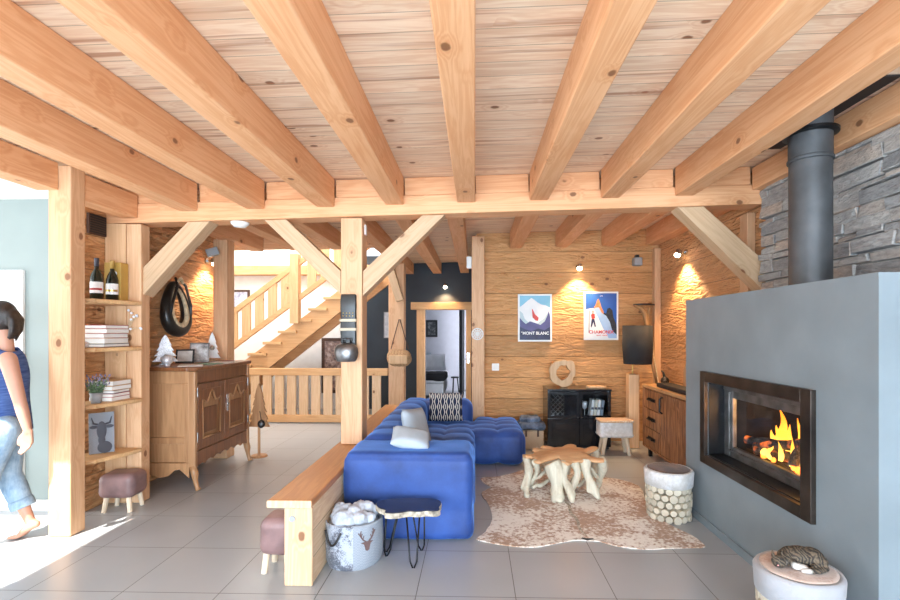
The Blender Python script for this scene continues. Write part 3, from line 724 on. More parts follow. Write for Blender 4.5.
# fire
flm = NT('flames')
v = flm.obj(False); zz = flm.sep(v)[2]
cc = flm.ramp(flm.math('ADD', flm.math('MULTIPLY', zz, 3.2), flm.math('MULTIPLY', flm.math('SUBTRACT', flm.noise(v, 18, 3), .5), .5)), [(.0, (1, .50, .09)), (.45, (1, .34, .03)), (1, (1, .16, .01))])
em = flm.n('ShaderNodeEmission'); flm.l(cc, em.inputs[0]); em.inputs[1].default_value = 2.4
flm.l(em.outputs[0], flm.out.inputs[0]); M['flame'] = flm.m
chr_ = NT('charred log'); v = chr_.obj(); f = chr_.noise(v, 22, 4, .7)
cr = chr_.vor(chr_.scale(v, (1, 1, 1)), 42, 'DISTANCE_TO_EDGE')
c = chr_.ramp(f, [(.3, (.012, .010, .009)), (.75, (.13, .115, .105))]); chr_.bump(cr, .9, .01); eg = chr_.n('ShaderNodeMapRange'); chr_.l(chr_.noise(chr_.obj(), 9, 3), eg.inputs[0]); eg.inputs[1].default_value = .58; eg.inputs[2].default_value = .70; eg.inputs[3].default_value = 0; eg.inputs[4].default_value = .9
M['char'] = chr_.set(c, .9, 0, Emission_Color=(1, .17, .02, 1), Emission_Strength=eg.outputs[0])
M['ember'] = emit('glowing embers', (1, .16, .02, 1), 4)
lf = [((2.02, 3.62, .70), (2.12, 3.22, .745), .032, 'charred log lying lowest on the left of the fire'), ((2.03, 3.52, .675), (2.08, 3.06, .80), .032, 'charred log slanting up to the right across the fire'),
      ((2.02, 3.50, .655), (2.16, 3.15, .665), .04, 'thick charred log at the bottom of the fire'), ((2.0, 3.07, .66), (2.08, 3.11, .80), .032, 'dark log standing upright at the right of the fire'),
      ((2.25, 3.5, .66), (2.25, 3.05, .67), .045, 'log at the back of the fire behind the others')]
for p0, p1, r, lab in lf:
    b = MB(); p0, p1 = Vector(p0), Vector(p1)
    b.tube([p0.lerp(p1, t / 6) for t in range(7)], [r * (1 + .12 * math.sin(t * 2.1 + r * 90)) for t in range(7)], 9)
    tag(b.build('burning_log', 'char', loc=(p0 + p1) / 2, bev=.003), lab, 'log', group='logs in the fire')
fl = thing('fire', 'orange flames burning over the logs behind the stove glass', 'fire', (2.1, 3.0, .65))
rr = random.Random(5)
def flame(y, x, h, w):
    pts, rad = [], []
    ph = rr.uniform(0, 6)
    for i in range(12):
        t = i / 11
        pts.append((x + .012 * math.sin(ph + 5 * t), y + w * .7 * math.sin(ph * 2 + 6 * t) * t, .64 + h * t))
        rad.append(max(.002, w * (math.sin(PI * min(1, .22 + .78 * t)) ** .9) * (1 - .35 * t)))
    m = MB(); m.tube(pts, rad, 8, flat=.5); m.build('flame', 'flame', fl, smooth=True)
for a in ((3.37, 2.11, .33, .05), (3.43, 2.13, .20, .045), (3.48, 2.12, .16, .035), (3.30, 2.12, .24, .04), (3.21, 2.13, .29, .034), (3.15, 2.10, .22, .032), (3.25, 2.03, .13, .028), (3.31, 2.0, .09, .028), (3.11, 2.02, .18, .026), (3.40, 2.02, .08, .028), (3.55, 2.16, .09, .028), (3.05, 2.05, .20, .026)): flame(*a)
b = MB()
for i in range(26):
    b.ell((rr.uniform(2.0, 2.25), rr.uniform(2.9, 3.45), .635 + rr.uniform(0, .02)), rr.uniform(.012, .03), 6)
tag(b.build('embers', 'ember', loc=(2.1, 3.0, .62)), 'glowing red embers under the logs', 'embers', kind='stuff')

# ------------------------------------------------------------------ log drum seats
def log_seat(label, x, y, rz, top, band, R=.2, H=.395, src=None):
    t = thing('log_seat', label, 'stool', (x, y, 0), rz, 'log drum seats')
    b = MB(); b.lathe([(.0, 0), (R - .055, 0), (R - .055, H - .13), (0, H - .13)], (0, 0, 0), 24); b.build('core', 'bark', t, local=True)
    lr = random.Random(11)
    me = None
    rows = 5; rh = (H - .12) / rows
    for r in range(rows):
        nn = 17
        for k in range(nn):
            a = 2 * PI * (k + .5 * (r % 2)) / nn; rad = rh * .52 * lr.uniform(.82, 1.12)
            zz = rh * (r + .5)
            if me is None:
                m = MB(); m.tube([(0, 0, -.035), (0, 0, .03), (0, 0, .0345)], [.0282, .0282, .0255], 12); o0 = m.build('log', 'logend', t, local=True); me = o0.data; o = o0
            else: o = bpy.data.objects.new('log', me); COL.objects.link(o); o.parent = t
            s = rad / .0282
            o.scale = (s, s * lr.uniform(.85, 1.1), 1)
            rr_ = R - .04 + lr.uniform(-.006, .008)
            o.location = (rr_ * math.cos(a), rr_ * math.sin(a), zz)
            o.rotation_euler = (PI / 2, 0, a + PI / 2)
    wob = lambda a, z: 1 + .012 * math.sin(3 * a + 1) + .01 * math.sin(7 * a)
    b = MB(); b.lathe([(R - .02, H - .135), (R + .006, H - .125), (R + .012, H - .02), (R + .002, H - .004), (R - .015, H - .002), (R - .015, H - .135)], (0, 0, 0), 48, wob); b.build('hide_band', band, t, local=True, smooth=True)
    b = MB(); b.lathe([(0, H - .02), (R - .014, H - .02), (R - .002, H - .006), (R * .8, H + .004), (0, H + .008)], (0, 0, 0), 48, wob); b.build('seat_top', top, t, local=True, smooth=True)
    return t
log_seat('log drum seat with white band and dark brown hide top, beside the rug', 1.575, 3.95, .3, 'hide_brown', 'hide_snow', R=.178)
LS2 = (1.525, 2.31)
log_seat('log drum seat with pale hide top on which the cat sleeps', LS2[0], LS2[1], 1.4, 'hide_pink', 'hide_white_dimmed', R=.172, H=.39)

# ------------------------------------------------------------------ sofa
so = thing('corner_sofa', 'large blue velvet corner sofa with tufted low seats', 'sofa', (-.4, 4.6, 0))
def tuft(axes, pitch, org, d=.022, w=.035, puff=.012):
    def f(p, n):
        r = 0
        for a, pt, o in zip(axes, pitch, org):
            if abs(n[a]) > .75: continue
            t = ((p[a] - o) / pt) % 1.0; t = min(t, 1 - t) * pt
            r -= d * math.exp(-(t / w) ** 2)
            r += puff * math.sin(PI * (((p[a] - o) / pt) % 1.0))
        r += .006 * noise.noise(p * 6)
        return r
    return f
def cushion(name, x0, x1, y0, y1, z0, z1, r, axes=(), pitch=(), org=(), step=.035, parent=so, **kw):
    b = MB(); b.rbox(x0, x1, y0, y1, z0, z1, r, step, tuft(axes, pitch, org, **kw))
    return b.build(name, 'velvet', parent, smooth=True)
cushion('armrest', -.95, -.015, 3.41, 3.88, .004, .635, .065, (2,), (.37,), (.23,), d=.007, w=.018, puff=.005)
cushion('backrest', -.94, -.60, 3.86, 6.08, .02, .65, .12, (1,), (.37,), (3.86,), d=.016, w=.035, puff=.010)
cushion('seat', -.64, -.01, 3.86, 5.36, .03, .43, .09, (0, 1), (.315, .30), (-.64, 3.86), d=.014, w=.03, puff=.010)
cushion('backrest', -.94, -.03, 6.06, 6.42, .02, .63, .11, (0,), (.31,), (-.95,), d=.012, w=.04, puff=.006)
cushion('chaise_seat', -.64, .56, 5.34, 6.10, .03, .375, .09, (0, 1), (.30, .253), (-.64, 5.34), d=.012, w=.03, puff=.012)
cushion('chaise_end', -.02, .56, 6.08, 6.40, .03, .375, .09, (0,), (.29,), (-.02,), d=.012, w=.03, puff=.012)

# cushions on the sofa
def cushion_soft(name, w, h, t, mat, label, cat, loc, rot, group=None):
    b = MB(); n = 14
    for sgn in (1, -1):
        V = [[b.b.verts.new((w / 2 * u * (1 - .06 * (1 - abs(v_)) * 0 - .04 * (1 - v_ * v_) * abs(u)), sgn * t / 2 * (max(0, (1 - u ** 4)) * max(0, (1 - v_ ** 4))) ** .55, h / 2 * v_ * (1 - .04 * (1 - u * u) * abs(v_)))) for v_ in [j / n * 2 - 1 for j in range(n + 1)]] for u in [i / n * 2 - 1 for i in range(n + 1)]]
        for i in range(n):
            for j in range(n): b.face([V[i][j], V[i + 1][j], V[i + 1][j + 1], V[i][j + 1]])
    bmesh.ops.remove_doubles(b.b, verts=b.b.verts[:], dist=.0005)
    o = b.build(name, mat, None, local=True, smooth=True); o.location = loc; o.rotation_euler = rot
    return tag(o, label, cat, group)
def pattern():
    n = NT('white link pattern on navy'); v = n.obj(False); x, y, z = n.sep(v)
    u = n.math('MULTIPLY', x, 2 * PI / .075); w = n.math('MULTIPLY', z, 2 * PI / .13)
    a = n.math('ADD', n.math('COSINE', u), n.math('MULTIPLY', n.math('COSINE', w), .55))
    d = n.math('ABSOLUTE', a); m = n.ramp_v(d, .30, .42)
    m2 = n.ramp_v(n.math('ABSOLUTE', n.math('SINE', n.math('MULTIPLY', u, .5))), .14, .2)
    c = n.mix(n.math('MAXIMUM', m, n.math('MULTIPLY', m2, n.math('GREATER_THAN', n.math('COSINE', w), .2))), (.012, .022, .06, 1), (.78, .74, .66, 1))
    return n.set(c, .9)
M['pattern'] = pattern()
cushion_soft('cushion', .42, .36, .13, 'pattern', 'navy cushion with white chain pattern against the far backrest', 'cushion', (-.365, 6.0, .56), (-.22, 0, .03))
cushion_soft('cushion', .40, .40, .13, 'pillow', 'pale grey cushion standing against the sofa side back', 'cushion', (-.54, 4.42, .60), (-.30, .10, 1.22))
cushion_soft('cushion', .30, .26, .10, 'pillow', 'pale cushion lying on the front armrest of the sofa', 'cushion', (-.49, 3.66, .685), (-1.25, .22, .15))
# bench behind the sofa
bn = thing('timber_bench', 'long solid pine bench with brown top running behind the sofa', 'bench', (-1.08, 4.7, 0))
b = MB(); b.box(-1.222, -.957, 2.79, 6.5, .467, .513); b.build('bench_top', 'bench', bn, bev=.012)
b = MB(); b.box(-1.222, -.957, 2.783, 2.79, .468, .512); b.build('end_lipping', 'benchend', bn, bev=.003)
b = MB(); b.box(-1.122, -.962, 2.83, 6.45, 0, .466); b.build('bench_base', 'benchside', bn, bev=.008)
b = MB(); b.box(-1.126, -.957, 2.80, 2.829, 0, .466); b.build('end_panel', 'benchend', bn, bev=.01)
b = MB(); b.cyl((-1.075, 2.80, .40), (-1.075, 2.793, .40), .018); b.build('bolt_cap', 'grey_plastic', bn)

# ------------------------------------------------------------------ buffet / dresser
CX0, CX1, CY0, CY1, CH = -3.22, -2.64, 4.46, 5.56, 1.168
bu = thing('dresser', 'antique walnut dresser with two carved doors and scalloped apron', 'dresser', ((CX0 + CX1) / 2, (CY0 + CY1) / 2, 0))
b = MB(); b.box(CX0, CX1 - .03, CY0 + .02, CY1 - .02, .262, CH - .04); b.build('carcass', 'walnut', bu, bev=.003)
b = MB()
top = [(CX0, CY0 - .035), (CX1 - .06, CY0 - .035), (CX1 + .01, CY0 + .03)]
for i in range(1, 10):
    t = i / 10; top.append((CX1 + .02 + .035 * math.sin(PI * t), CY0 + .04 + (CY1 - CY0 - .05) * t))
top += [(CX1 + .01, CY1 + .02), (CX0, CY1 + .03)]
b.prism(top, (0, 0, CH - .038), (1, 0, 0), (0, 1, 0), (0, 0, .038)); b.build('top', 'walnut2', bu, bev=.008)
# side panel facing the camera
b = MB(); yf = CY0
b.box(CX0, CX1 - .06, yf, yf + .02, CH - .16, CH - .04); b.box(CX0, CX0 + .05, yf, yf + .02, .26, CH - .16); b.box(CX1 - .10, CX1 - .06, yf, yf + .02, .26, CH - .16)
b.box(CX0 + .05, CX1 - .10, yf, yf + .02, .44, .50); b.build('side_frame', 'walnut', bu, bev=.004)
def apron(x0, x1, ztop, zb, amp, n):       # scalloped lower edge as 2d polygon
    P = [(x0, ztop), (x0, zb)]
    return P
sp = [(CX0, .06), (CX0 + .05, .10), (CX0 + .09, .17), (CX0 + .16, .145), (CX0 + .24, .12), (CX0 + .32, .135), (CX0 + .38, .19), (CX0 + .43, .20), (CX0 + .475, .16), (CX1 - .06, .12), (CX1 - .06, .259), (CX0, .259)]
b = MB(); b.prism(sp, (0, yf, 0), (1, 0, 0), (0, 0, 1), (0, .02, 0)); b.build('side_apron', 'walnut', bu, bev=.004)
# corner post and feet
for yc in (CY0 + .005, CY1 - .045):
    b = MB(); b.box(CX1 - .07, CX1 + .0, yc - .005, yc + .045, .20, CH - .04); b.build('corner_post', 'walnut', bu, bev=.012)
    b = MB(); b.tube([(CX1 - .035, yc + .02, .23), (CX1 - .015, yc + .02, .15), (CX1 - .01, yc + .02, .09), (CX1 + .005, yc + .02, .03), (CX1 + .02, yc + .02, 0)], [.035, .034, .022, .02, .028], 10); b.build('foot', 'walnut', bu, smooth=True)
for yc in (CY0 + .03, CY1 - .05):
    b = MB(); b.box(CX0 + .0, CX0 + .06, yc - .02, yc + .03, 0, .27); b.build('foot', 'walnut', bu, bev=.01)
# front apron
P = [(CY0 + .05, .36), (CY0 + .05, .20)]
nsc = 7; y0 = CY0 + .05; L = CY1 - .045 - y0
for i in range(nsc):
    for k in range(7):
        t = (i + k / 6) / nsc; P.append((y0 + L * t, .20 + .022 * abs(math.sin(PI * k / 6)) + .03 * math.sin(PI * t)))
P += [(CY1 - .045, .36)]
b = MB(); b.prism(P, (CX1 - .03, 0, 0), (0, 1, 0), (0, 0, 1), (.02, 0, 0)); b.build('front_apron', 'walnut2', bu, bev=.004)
b = MB(); b.box(CX1 - .03, CX1 - .012, CY0 + .05, CY1 - .045, CH - .165, CH - .04); b.build('frieze_rail', 'walnut2', bu, bev=.005)
ym = (CY0 + CY1) / 2
for j, (ya, yb) in enumerate(((CY0 + .055, ym - .012), (ym + .012, CY1 - .05))):
    b = MB(); xo = CX1 - .03
    za, zb_ = .37, CH - .17
    b.box(xo, xo + .03, ya, ya + .075, za, zb_); b.box(xo, xo + .03, yb - .075, yb, za, zb_); b.box(xo, xo + .03, ya + .075, yb - .075, za, za + .09); b.box(xo, xo + .03, ya + .075, yb - .075, zb_ - .06, zb_)
    # arched head of the panel
    w = yb - ya - .15; A = [(ya + .075, zb_ - .06)]
    for k in range(13):
        t = k / 12; A.append((ya + .075 + w * t, zb_ - .17 + .085 * math.exp(-((t - .5) / .16) ** 2) + .03 * math.cos(4 * PI * t) * .6))
    A.append((yb - .075, zb_ - .06))
    d = b.build('door', 'walnut2', bu, bev=.004)
    b = MB(); b.prism(A, (xo, 0, 0), (0, 1, 0), (0, 0, 1), (.028, 0, 0)); b.build('arched_rail', 'walnut2', d)
    b = MB(); b.tube([(xo + .026, ya + .085, za + .10)] + [(xo + .027, p[0], p[1] - .006) for p in A[1:-1]] + [(xo + .026, yb - .085, za + .10)], .009, 8); b.tube([(xo + .026, ya + .085, za + .10), (xo + .026, yb - .085, za + .10)], .009, 8); b.build('moulding', 'walnut', d, smooth=True)
    b = MB(); b.box(xo - .001, xo + .012, ya + .12, yb - .12, za + .135, zb_ - .24); b.build('door_panel', 'walnut2', d, bev=.012)
    if j == 1:
        b = MB(); b.box(xo + .03, xo + .034, ya + .02, ya + .05, .66, .84); b.cyl((xo + .034, ya + .035, .74), (xo + .05, ya + .035, .74), .008); b.build('lock_plate', 'chrome', d)
    for zz in (.45, .88):
        b = MB(); yy = ya - .012 if j == 0 else yb + .004; b.cyl((xo + .028, yy, zz), (xo + .028, yy, zz + .09), .009, n=8); b.build('hinge', 'greysteel', d)
b = MB(); b.box(CX1 - .03, CX1 + .002, ym - .011, ym + .011, .37, CH - .17); b.build('centre_strip', 'walnut2', bu, bev=.004)

# ------------------------------------------------------------------ sideboard on the right
SX, SY0, SY1 = 2.06, 4.62, 5.96
sb = thing('sideboard', 'rustic brown timber sideboard with three drawers against the hewn wall', 'sideboard', (2.27, 5.3, 0))
b = MB(); b.box(SX + .02, 2.50, SY0 + .03, SY1 - .03, .13, .83); b.build('carcass', 'mango', sb, bev=.003)
b = MB(); b.box(SX - .005, 2.505, SY0, SY1, .83, .865); b.build('top', 'mangotop', sb, bev=.004)
b = MB(); b.box(SX, SX + .03, SY0, SY0 + .03, .11, .83); b.box(SX, SX + .03, SY1 - .03, SY1, .11, .83); b.box(SX, SX + .03, SY0 + .03, SY1 - .03, .11, .135); b.build('front_frame', 'mango', sb, bev=.003)
yd = 5.40
for z0, z1 in ((.14, .36), (.37, .585), (.595, .815)):
    b = MB(); b.box(SX + .002, SX + .021, yd + .01, SY1 - .04, z0, z1); d = b.build('drawer', 'mango', sb, bev=.004)
    b = MB(); zc_ = (z0 + z1) / 2; b.tube([(SX + .002, yd + .17, zc_), (SX - .025, yd + .19, zc_), (SX - .025, yd + .33, zc_), (SX + .002, yd + .35, zc_)], .011, 8); b.box(SX - .002, SX + .002, yd + .15, yd + .37, zc_ - .02, zc_ + .02); b.build('handle', 'blackmetal', d)
b = MB(); b.box(SX + .002, SX + .021, SY0 + .04, yd - .01, .14, .815); d = b.build('door', 'mango', sb, bev=.004)
b = MB(); b.tube([(SX + .002, yd - .06, .60), (SX - .028, yd - .06, .62), (SX - .028, yd - .06, .76), (SX + .002, yd - .06, .78)], .011, 8); b.build('handle', 'blackmetal', d)
for y in (SY0 + .1, SY1 - .1):
    for x in (SX + .06, 2.44):
        b = MB(); b.box(x - .02, x + .02, y - .02, y + .02, 0, .13); b.build('leg', 'blackmetal', sb)

# ------------------------------------------------------------------ black glass cabinet
KX0, KX1, KY0, KY1, KZ = .93, 1.735, 6.16, 6.60, .745
kc = thing('glass_cabinet', 'gloss black cabinet with glazed upper doors under the posters', 'cabinet', ((KX0 + KX1) / 2, 6.38, 0))
b = MB(); t = .025
b.box(KX0, KX0 + t, KY0 + .02, KY1, .03, KZ); b.box(KX1 - t, KX1, KY0 + .02, KY1, .03, KZ); b.box(KX0 + t, KX1 - t, KY1 - .02, KY1, .03, KZ); b.box(KX0 + t, KX1 - t, KY0 + .02, KY1 - .02, .03, .06); b.box(KX0 + t, KX1 - t, KY0 + .02, KY1 - .02, .37, .395); b.box((KX0 + KX1) / 2 - .0125, (KX0 + KX1) / 2 + .0125, KY0 + .02, KY1 - .02, .06, KZ - .03)
b.build('carcass', 'gloss_black', kc)
b = MB(); b.box(KX0 - .005, KX1 + .005, KY0 - .005, KY1, KZ, KZ + .025); b.build('top', 'gloss_black', kc, bev=.003)
b = MB(); b.box(KX0 + .02, KX1 - .02, KY0 + .04, KY1 - .03, 0, .03); b.build('plinth', 'black', kc)
xm = (KX0 + KX1) / 2
for x0, x1 in ((KX0 + .004, xm - .003), (xm + .003, KX1 - .004)):
    b = MB(); e = .035
    for bx in ((x0, x0 + e, .40, KZ - .01), (x1 - e, x1, .40, KZ - .01), (x0 + e, x1 - e, .40, .40 + e), (x0 + e, x1 - e, KZ - .01 - e, KZ - .01)): b.box(bx[0], bx[1], KY0, KY0 + .018, bx[2], bx[3])
    d = b.build('glass_door', 'gloss_black', kc, bev=.002)
    b = MB(); b.box(x0 + e, x1 - e, KY0 + .007, KY0 + .011, .40 + e, KZ - .01 - e); b.build('pane', 'glass', d)
    b = MB(); b.box(x0, x1, KY0, KY0 + .018, .05, .39); d = b.build('lower_door', 'gloss_black', kc, bev=.003)
    b = MB(); b.rbox(x0 + .05, x1 - .05, KY0 - .006, KY0 + .002, .10, .34, .004, .1); b.build('door_panel', 'gloss_black', d)
    b = MB(); xx = x1 - .02 if x0 < xm - .1 else x0 + .02; b.ell((xx, KY0 - .012, .41), .012, 10); b.build('knob', 'iron', d)
# wine lattice inside the left door
b = MB()
for i in range(-3, 6):
    for sgn in (1, -1):
        xa = KX0 + .06 + i * .06
        p0 = Vector((xa, KY0 + .07, .42)); p1 = Vector((xa + sgn * .27, KY0 + .07, .69))
        if sgn < 0: p0.x += .1; p1.x += .1
        # clip to the compartment
        def clip(p0, p1):
            lo, hi = KX0 + .03, KX0 + .22; d = p1 - p0; ta, tb = 0, 1
            if abs(d.x) > 1e-6:
                t0, t1 = sorted(((lo - p0.x) / d.x, (hi - p0.x) / d.x)); ta, tb = max(ta, t0), min(tb, t1)
            return (p0 + d * ta, p0 + d * tb) if tb - ta > .05 else None
        c = clip(p0, p1)
        if c: b.cyl(c[0], c[1], .005, n=6)
b.build('wine_lattice', 'greysteel', kc)
# ------------------------------------------------------------------ cow hide rug
rp = [(475.5, 540.5), (491, 543.5), (516, 547.5), (538, 548), (552, 545), (566, 542), (577, 541), (587, 541.5), (597, 541.5), (606, 544), (618, 547), (634, 549.5), (659, 550.5), (690, 548.3), (702, 548.6), (707, 547.0),
      (700, 541), (688, 534), (672, 527), (660, 520), (652, 511), (646, 500), (643, 492), (640, 487.5), (634, 484), (620, 480), (609, 478), (598, 478.5), (585, 474), (575, 469), (563, 466), (550, 467), (535, 468.5), (522, 470.5), (508, 475), (496, 477.5), (483, 477.8), (480, 480), (484, 484.5), (492, 487.5), (486, 490.5), (481, 493), (483, 498), (487, 503), (491, 510), (492.5, 518), (491, 525), (487, 531), (480, 537)]
def smooth_poly(P, it=2):
    for _ in range(it):
        Q = []
        for i in range(len(P)):
            a, b_ = P[i], P[(i + 1) % len(P)]
            Q += [a * .75 + b_ * .25, a * .25 + b_ * .75]
        P = Q
    return P
P = smooth_poly([atZ(x, y).to_2d() for x, y in rp], 1)
P = [p + Vector((noise.noise((p.x * 14, p.y * 14, 1)), noise.noise((p.x * 14, p.y * 14, 7)))) * .012 for p in P]
org = Vector((.8, 4.1, 0))
m = MB(); m.prism([tuple(p) for p in P], (0, 0, .001), (1, 0, 0), (0, 1, 0), (0, 0, .007))
o = m.build('cowhide_rug', 'rug', loc=org, bev=.002); tag(o, 'brown and white brindle cow hide rug under the root table', 'rug')
m = MB(); a = atZ(587, 541); m.tube([(a.x - .03, a.y + .03, .0085), (a.x, a.y + .005, .010), (a.x + .05, a.y + .02, .0085)], [.012, .02, .01], 8, flat=.2); m.build('tail_patch', 'leather_dark', o)
m = MB(); q0, q1 = atZ(566, 503), atZ(585, 537)
m.tube([q0.lerp(q1, t / 8) + Vector((.012 * math.sin(t * 1.7), 0, .0085)) for t in range(9)], [.012, .014, .012, .015, .013, .012, .011, .01, .006], 8, flat=.1); m.build('spine_stripe', 'bark', o)

# ------------------------------------------------------------------ root coffee table
RT = 0.0085
ct = thing('coffee_table', 'low tree root coffee table standing on the cow hide', 'table', (.89, 4.62, RT))
rr = random.Random(21)
c0 = Vector((.88, 4.58, .335))
tips = [atZ(524, 455, .345), atZ(536, 461, .33), atZ(563, 462, .335), atZ(583, 459, .34), atZ(604, 458, .345), atZ(595, 447, .345), atZ(570, 444, .345), atZ(545, 446, .345), atZ(533, 449, .345)]
m = MB()
m.ell(c0, (.20, .17, .042), 16)
for t in tips:
    t = Vector((t.x, t.y, .332)); pts = []; rad = []
    for i in range(9):
        s = i / 8; p = c0.lerp(t, s); pr = (t - c0).normalized().cross(Vector((0, 0, 1)))
        p += pr * .03 * math.sin(s * 5 + t.x * 9) * s; p.z = .33 + .010 * math.sin(s * 6 + t.y * 7)
        pts.append(p); rad.append(.085 * (1 - .45 * s))
    m.tube(pts, rad, 10, flat=.38)
for i in range(len(tips)):           # webs between neighbouring roots
    a, b_ = tips[i], tips[(i + 1) % len(tips)]
    if i in (1, 4): continue
    p = (a + b_) / 2; p = c0.lerp(Vector((p.x, p.y, .33)), .62); m.ell((p.x, p.y, .326), (.11, .10, .022), 10)
m.build('root_top', 'roottop', ct, remesh=.011, sm=3)
legs = [((526, 456), (529, 498), .030, .02), ((535, 461), (533, 489), .022, .03), ((552, 462), (561, 502), .062, .02), ((566, 462), (569, 504), .030, -.03), ((574, 461), (574, 499), .030, .04), ((586, 460), (596, 500), .036, -.02), ((602, 459), (600, 487), .034, .02),
        ((596, 449), (592, 478), .03, .01), ((570, 446), (570, 475), .03, .02), ((541, 448), (536, 478), .03, -.02)]
for (tx, ty), (bx, by), r, wv in legs:
    t = atZ(tx, ty, .33); t = Vector((t.x, t.y + .03, .318)); g = atZ(bx, by, RT); m = MB(); pts = []; rad = []
    for i in range(10):
        s = i / 9; p = t.lerp(g, s) + Vector((wv * math.sin(s * PI * 1.6), .5 * wv * math.sin(s * 4), 0))
        pts.append(p); rad.append(1.38 * r * (1.05 - .45 * s + .14 * math.sin(9 * s + tx)))
    pts[-1].z = RT + .02; m.tube(pts, rad, 10); m.ell((pts[-1].x, pts[-1].y, RT + .022), (r * .72, r * .72, .022), 10)
    # a side branch melting into the leg
    q = pts[3]; e = pts[7] + Vector((rr.uniform(-.07, .07), rr.uniform(-.03, .03), 0)); m.tube([q, (q + e) / 2 + Vector((0, 0, .02)), e, pts[8]], [r * .5, r * .42, r * .4, r * .4], 8)
    m.build('root_leg', 'root', ct, remesh=.0095, sm=3)
for (a, b_, r) in (((530, 483), (552, 466), .018), ((532, 488), (552, 480), .02), ((572, 489), (588, 478), .018), ((590, 468), (601, 482), .02), ((566, 490), (577, 482), .02)):
    p = atY(a[0], a[1], 4.48); q = atY(b_[0], b_[1], 4.6); m = MB(); m.tube([p.lerp(q, t / 5) + Vector((0, 0, .012 * math.sin(t * 2))) for t in range(6)], [r, r * .9, r * 1.1, r, r * .9, r], 9); m.build('cross_root', 'root', ct, remesh=.009, sm=2)

# ------------------------------------------------------------------ live edge side table
sx0, sy0 = -.42, 3.13
lt = thing('side_table', 'small dark live edge slab table on hairpin legs by the basket', 'table', (sx0, sy0, 0))
outl = [(-.24, .03), (-.245, .10), (-.19, .145), (-.09, .16), (.03, .17), (.14, .165), (.19, .12), (.20, .06), (.185, .0), (.20, -.045), (.17, -.075), (.11, -.06), (.06, -.085), (0, -.07), (-.05, -.10), (-.11, -.115), (-.16, -.105), (-.15, -.06), (-.20, -.03)]
P = smooth_poly([Vector(p) for p in outl], 2)
m = MB(); m.prism([tuple(p * .985) for p in P], (sx0, sy0, .352), (1, 0, 0), (0, 1, 0), (0, 0, .006)); m.build('slab_top', 'slab', lt, bev=.002)
m = MB(); PP = [tuple(p * (1 + .02 * noise.noise((p.x * 40, p.y * 40, 0)))) for p in P]; m.prism(PP, (sx0, sy0, .318), (1, 0, 0), (0, 1, 0), (0, 0, .0345)); m.build('bark_edge', 'bark', lt, bev=.004)
for (fx, fy), (ax, ay) in (((-.17, .06), (1, .5)), ((.03, -.10), (1, 0)), ((.055, .15), (1, .3)), ((-.185, .12), (1, -.2))):
    a = Vector((ax, ay, 0)).normalized() * .042; f = Vector((sx0 + fx, sy0 + fy, .006)); tp = Vector((sx0 + fx * .72, sy0 + fy * .55, .317))
    m = MB(); m.tube([tp - a, f.lerp(tp, .12) - a * .5, f - a * .12, f + a * .12, f.lerp(tp, .12) + a * .5, tp + a], .0055, 8); m.build('hairpin_leg', 'blackmetal', lt, smooth=True)

# ------------------------------------------------------------------ round fabric basket with fleece
BX, BY, BR, BH = -.80, 3.16, .185, .285
bk = thing('fabric_basket', 'round grey fur and linen basket with a stag head, full of white fleece', 'basket', (BX, BY, 0))
wob = lambda a, z: 1 + .015 * math.sin(3 * a + z * 9) + .01 * math.sin(5 * a)
sp = -1.36                  # where the two fabrics meet, facing the camera
b = MB(); b.lathe([(BR * .93, .0), (BR, .03), (BR * 1.02, .14), (BR, BH - .02), (BR * .99, BH), (BR * .95, BH - .005), (BR * .95, .02)], (BX, BY, 0), 30, wob, (sp - PI, sp)); b.build('fur_panel', 'furgrey', bk, smooth=True)
b = MB(); b.lathe([(BR * .93, .0), (BR, .03), (BR * 1.02, .14), (BR, BH - .02), (BR * .99, BH), (BR * .95, BH - .005), (BR * .95, .02)], (BX, BY, 0), 30, wob, (sp, sp + PI)); b.build('linen_panel', 'linen', bk, smooth=True)
b = MB(); b.lathe([(0, .004), (BR * .93, .004), (BR * .93, .02), (0, .02)], (BX, BY, 0), 30); b.build('base', 'linen', bk)
def on_basket(a, z, off=.006): return Vector((BX + (BR * 1.02 * wob(a, z) + off) * math.cos(a), BY + (BR * 1.02 * wob(a, z) + off) * math.sin(a), z))
for ca in (sp - .72,):
    b = MB(); b.tube([on_basket(ca - .33 + .66 * t / 10, BH - .04 - .085 * math.sin(PI * t / 10), .009) for t in range(11)], .007, 8); b.build('rope_handle', 'iron', bk, smooth=True)
# stag head emblem wrapped on the linen
stag = [[(0, -.045), (.012, -.04), (.016, -.02), (.022, 0), (.04, .008), (.024, .012), (.016, .014), (-.016, .014), (-.024, .012), (-.04, .008), (-.022, 0), (-.016, -.02), (-.012, -.04)]]
def antler(sg):
    L = [((.010, .014), (.030, .030), .0045), ((.030, .030), (.045, .055), .0042), ((.045, .055), (.040, .085), .0035), ((.030, .030), (.022, .052), .003), ((.040, .045), (.033, .068), .003), ((.045, .055), (.058, .072), .003)]
    return [((sg * a[0], a[1]), (sg * b_[0], b_[1]), w) for a, b_, w in L]
b = MB(); ea = sp + .48; ez = .165
def em(x, y, off): return on_basket(ea + x / BR, ez + y, off)
for poly in stag:
    A = [b.b.verts.new(em(x, y, .0045)) for x, y in poly]; B = [b.b.verts.new(em(x, y, -.004)) for x, y in poly]; b.face(A)
    for i in range(len(A)): b.face([A[i], B[i], B[(i + 1) % len(A)], A[(i + 1) % len(A)]])
for sg in (1, -1):
    for p, q, w in antler(sg):
        b.tube([em(p[0] + (q[0] - p[0]) * t / 3, p[1] + (q[1] - p[1]) * t / 3, .001) for t in range(4)], w, 6)
M['emblem'] = plain('brown printed emblem', (.13, .075, .07, 1), .8); b.build('stag_emblem', 'emblem', bk)
b = MB()
